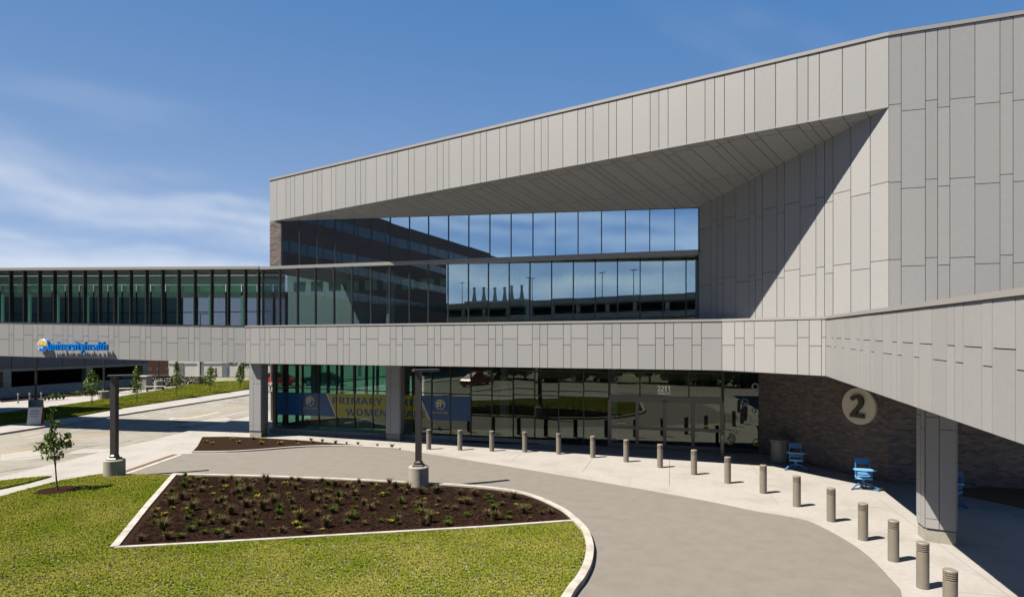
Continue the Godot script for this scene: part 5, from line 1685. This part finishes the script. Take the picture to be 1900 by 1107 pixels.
# ---------------------------------------------------------------- island: lamps, tree, grasses, lawn
func make_island_things() -> void:
	lamp_post("square dark lamp post on a concrete drum at the drive mouth", Vector3(-13.964, 0, -20.800), 3.52, 0.335, 0.62, Vector3(0.62, 0, -0.30), 0.19, "square lamp posts on the island")
	lamp_post("square dark lamp post on a concrete drum in the mulch bed", Vector3(-3.024, 0, -19.173), 3.79, 0.325, 0.72, Vector3(0.62, 0, -0.30), 0.19, "square lamp posts on the island")
	# sapling on the lawn
	rng.seed = 900
	var at := Vector3(-14.208, 0.07, -18.518)
	var clumps := []
	for c in [[-0.08, 1.10, 0.28, 40], [0.16, 1.15, 0.22, 30], [-0.35, 1.42, 0.20, 50], [-0.12, 1.40, 0.28, 80], [0.12, 1.42, 0.26, 70], [0.36, 1.45, 0.14, 36], [0.02, 1.58, 0.28, 90], [-0.28, 1.66, 0.13, 34], [0.28, 1.68, 0.14, 34], [0.10, 1.75, 0.18, 50], [-0.02, 1.90, 0.12, 22], [0.02, 2.08, 0.16, 26], [0.14, 2.12, 0.08, 14], [-0.14, 2.18, 0.09, 14], [-0.06, 2.36, 0.07, 10], [-0.10, 2.52, 0.07, 12], [-0.18, 2.58, 0.05, 6]]:
		clumps.append([Vector3(c[0] - 0.13, c[1], rng.randfn() * 0.12), Vector3(c[2], c[2] * 0.8, c[2]), int(c[3] * 1.1)])
	tree("sapling", "young sapling with sparse green crown in a mulch ring on the lawn", at, 2.55, 0.026, clumps, 0.065, [Color(0.036, 0.072, 0.01008), Color(0.0648, 0.108, 0.01584), Color(0.0216, 0.0432, 0.0072), Color(0.1224, 0.144, 0.036)], "", Vector3(-0.22, 0, 0))
	var ring := []
	for i in 26:
		var a := TAU * i / 26.0
		ring.append(Vector2(at.x + cos(a) * (0.56 + rng.randf() * 0.06), at.z + sin(a) * (0.56 + rng.randf() * 0.06)))
	structure("mulch_ring", sheet_mesh(ring, 0.095, 0.03), M.mulch, "round patch of mulch under the sapling", "mulch")
	# grasses in the bed: brown tussocks, low green tufts and yellow-green seedlings in loose rows
	var brown := []
	var green := []
	var lime := []
	for k in 4:
		brown.append(blades(110, 0.32, 0.27, 0.009, [Color(0.0792, 0.0612, 0.0324), Color(0.054, 0.0432, 0.0216), Color(0.1008, 0.0792, 0.0432), Color(0.0432, 0.04464, 0.01584)], 500 + k))
		green.append(blades(60, 0.20, 0.20, 0.010, [Color(0.0396, 0.0648, 0.01152), Color(0.0612, 0.0828, 0.01584), Color(0.0288, 0.0432, 0.01008)], 520 + k))
		lime.append(blades(26, 0.13, 0.16, 0.022, [Color(0.144, 0.144, 0.01584), Color(0.0936, 0.1188, 0.01584), Color(0.1584, 0.1224, 0.0252)], 540 + k))
	rng.seed = 321
	var bp := PackedVector2Array(bed_poly)
	var inner: PackedVector2Array = Geometry2D.offset_polygon(bp, -0.22)[0]
	var lamp := Vector2(-3.024, -19.173)
	var row := 0
	var z := -20.4
	while z < -12.5:
		var x := -13.0 + (0.3 if row % 2 else 0.0)
		while x < 2.5:
			var p := Vector2(x + rng.randfn() * 0.13, z + rng.randfn() * 0.10)
			x += 0.50
			if not Geometry2D.is_point_in_polygon(p, inner) or p.distance_to(lamp) < 0.5:
				continue
			var kind: int = [0, 1, 0, 2, 0, 1, 1][rng.randi() % 7] if row % 2 == 0 else [1, 0, 2, 1, 0, 0][rng.randi() % 6]
			var mesh: Mesh = [brown, green, lime][kind][rng.randi() % 4]
			var o := obj(["grass_tussock", "green_tuft", "seedling"][kind], mesh, M.blade)
			o.position = Vector3(p.x, 0.085, p.y)
			o.rotation.y = rng.randf() * TAU
			o.scale = Vector3.ONE * rng.randf_range(0.45, 1.05) * Vector3(1, rng.randf_range(0.8, 1.15), 1)
			tag(o, ["brown tussock of ornamental grass in the island mulch bed", "low green grass tuft in the island mulch bed", "yellow-green seedling in the island mulch bed"][kind], "plant", ["brown tussocks in the bed", "green tufts in the bed", "seedlings in the bed"][kind])
		z += 0.50
		row += 1
	for p in [Vector2(-14.317, -27.677), Vector2(-13.792, -27.238), Vector2(-13.445, -28.442), Vector2(-12.689, -27.529), Vector2(-12.480, -28.600), Vector2(-11.539, -27.238), Vector2(-11.854, -28.286), Vector2(-10.672, -27.238), Vector2(-10.199, -27.978), Vector2(-9.752, -26.953), Vector2(-9.591, -28.286), Vector2(-9.310, -27.677), Vector2(-8.953, -27.978), Vector2(-8.209, -27.529), Vector2(-7.642, -27.383), Vector2(-7.082, -27.238), Vector2(-6.094, -26.812), Vector2(-5.380, -26.536)]:
		var o := obj("yellow_tuft", lime[rng.randi() % 4], M.blade)
		o.position = Vector3(p.x, 0.045, p.y)
		o.rotation.y = rng.randf() * TAU
		o.scale = Vector3.ONE * rng.randf_range(0.9, 1.4)
		tag(o, "yellow-green tuft in the slim mulch bed by the first column", "plant", "yellow tufts in the slim bed")
	# mulch chips
	var chip := mesher()
	box(chip, Vector3(0, 0.006, 0), Vector3(0.06, 0.012, 0.018))
	box(chip, Vector3(0.03, 0.012, 0.03), Vector3(0.035, 0.01, 0.015), Basis(Vector3.UP, 0.8) * Basis(Vector3.RIGHT, 0.4))
	var chip_mesh := done(chip)
	scatter("bark_mulch", chip_mesh, M.blade, Array(inner), 26000, 0.088, Vector2(0.5, 1.2), 31, func(_p): return Color(0.0165, 0.0098, 0.0073) * rng.randf_range(0.35, 1.8), "dark bark chips covering the island bed", "mulch")
	# lawn blades with yellowed and greener patches
	var patch := FastNoiseLite.new()
	patch.seed = 12
	patch.frequency = 0.35
	patch.fractal_octaves = 4
	var tuft := blades(8, 0.038, 0.05, 0.005, [Color(1, 1, 1)], 601)
	var tint := func(p: Vector2) -> Color:
		var v := clampf(patch.get_noise_2d(p.x, p.y) * 0.9 + 0.5 + rng.randfn() * 0.05, 0.0, 1.0)
		return Color(0.09, 0.123, 0.0075).lerp(Color(0.172, 0.168, 0.033), v) * rng.randf_range(0.9, 1.1)
	var near_lawn: Array = Array(Geometry2D.offset_polygon(PackedVector2Array(lawn_poly), -0.04)[0])
	scatter("lawn_grass", tuft, M.blade, near_lawn, 150000, 0.068, Vector2(0.7, 1.3), 41, tint, "short green and straw coloured blades of the front lawn", "grass", [[Vector2(at.x, at.z), 0.55], [Vector2(-13.964, -20.800), 0.34]])
	scatter("verge_grass", tuft, M.blade, verge_poly, 9000, 0.028, Vector2(0.7, 1.3), 43, tint, "short blades of the grass wedge by the street", "grass")
	var far_tuft := blades(8, 0.07, 0.07, 0.010, [Color(1, 1, 1)], 602)
	scatter("strip_grass", far_tuft, M.blade, far_lawn_poly, 30000, 0.048, Vector2(0.7, 1.3), 42, tint, "mown blades of the grass strip across the street", "grass")
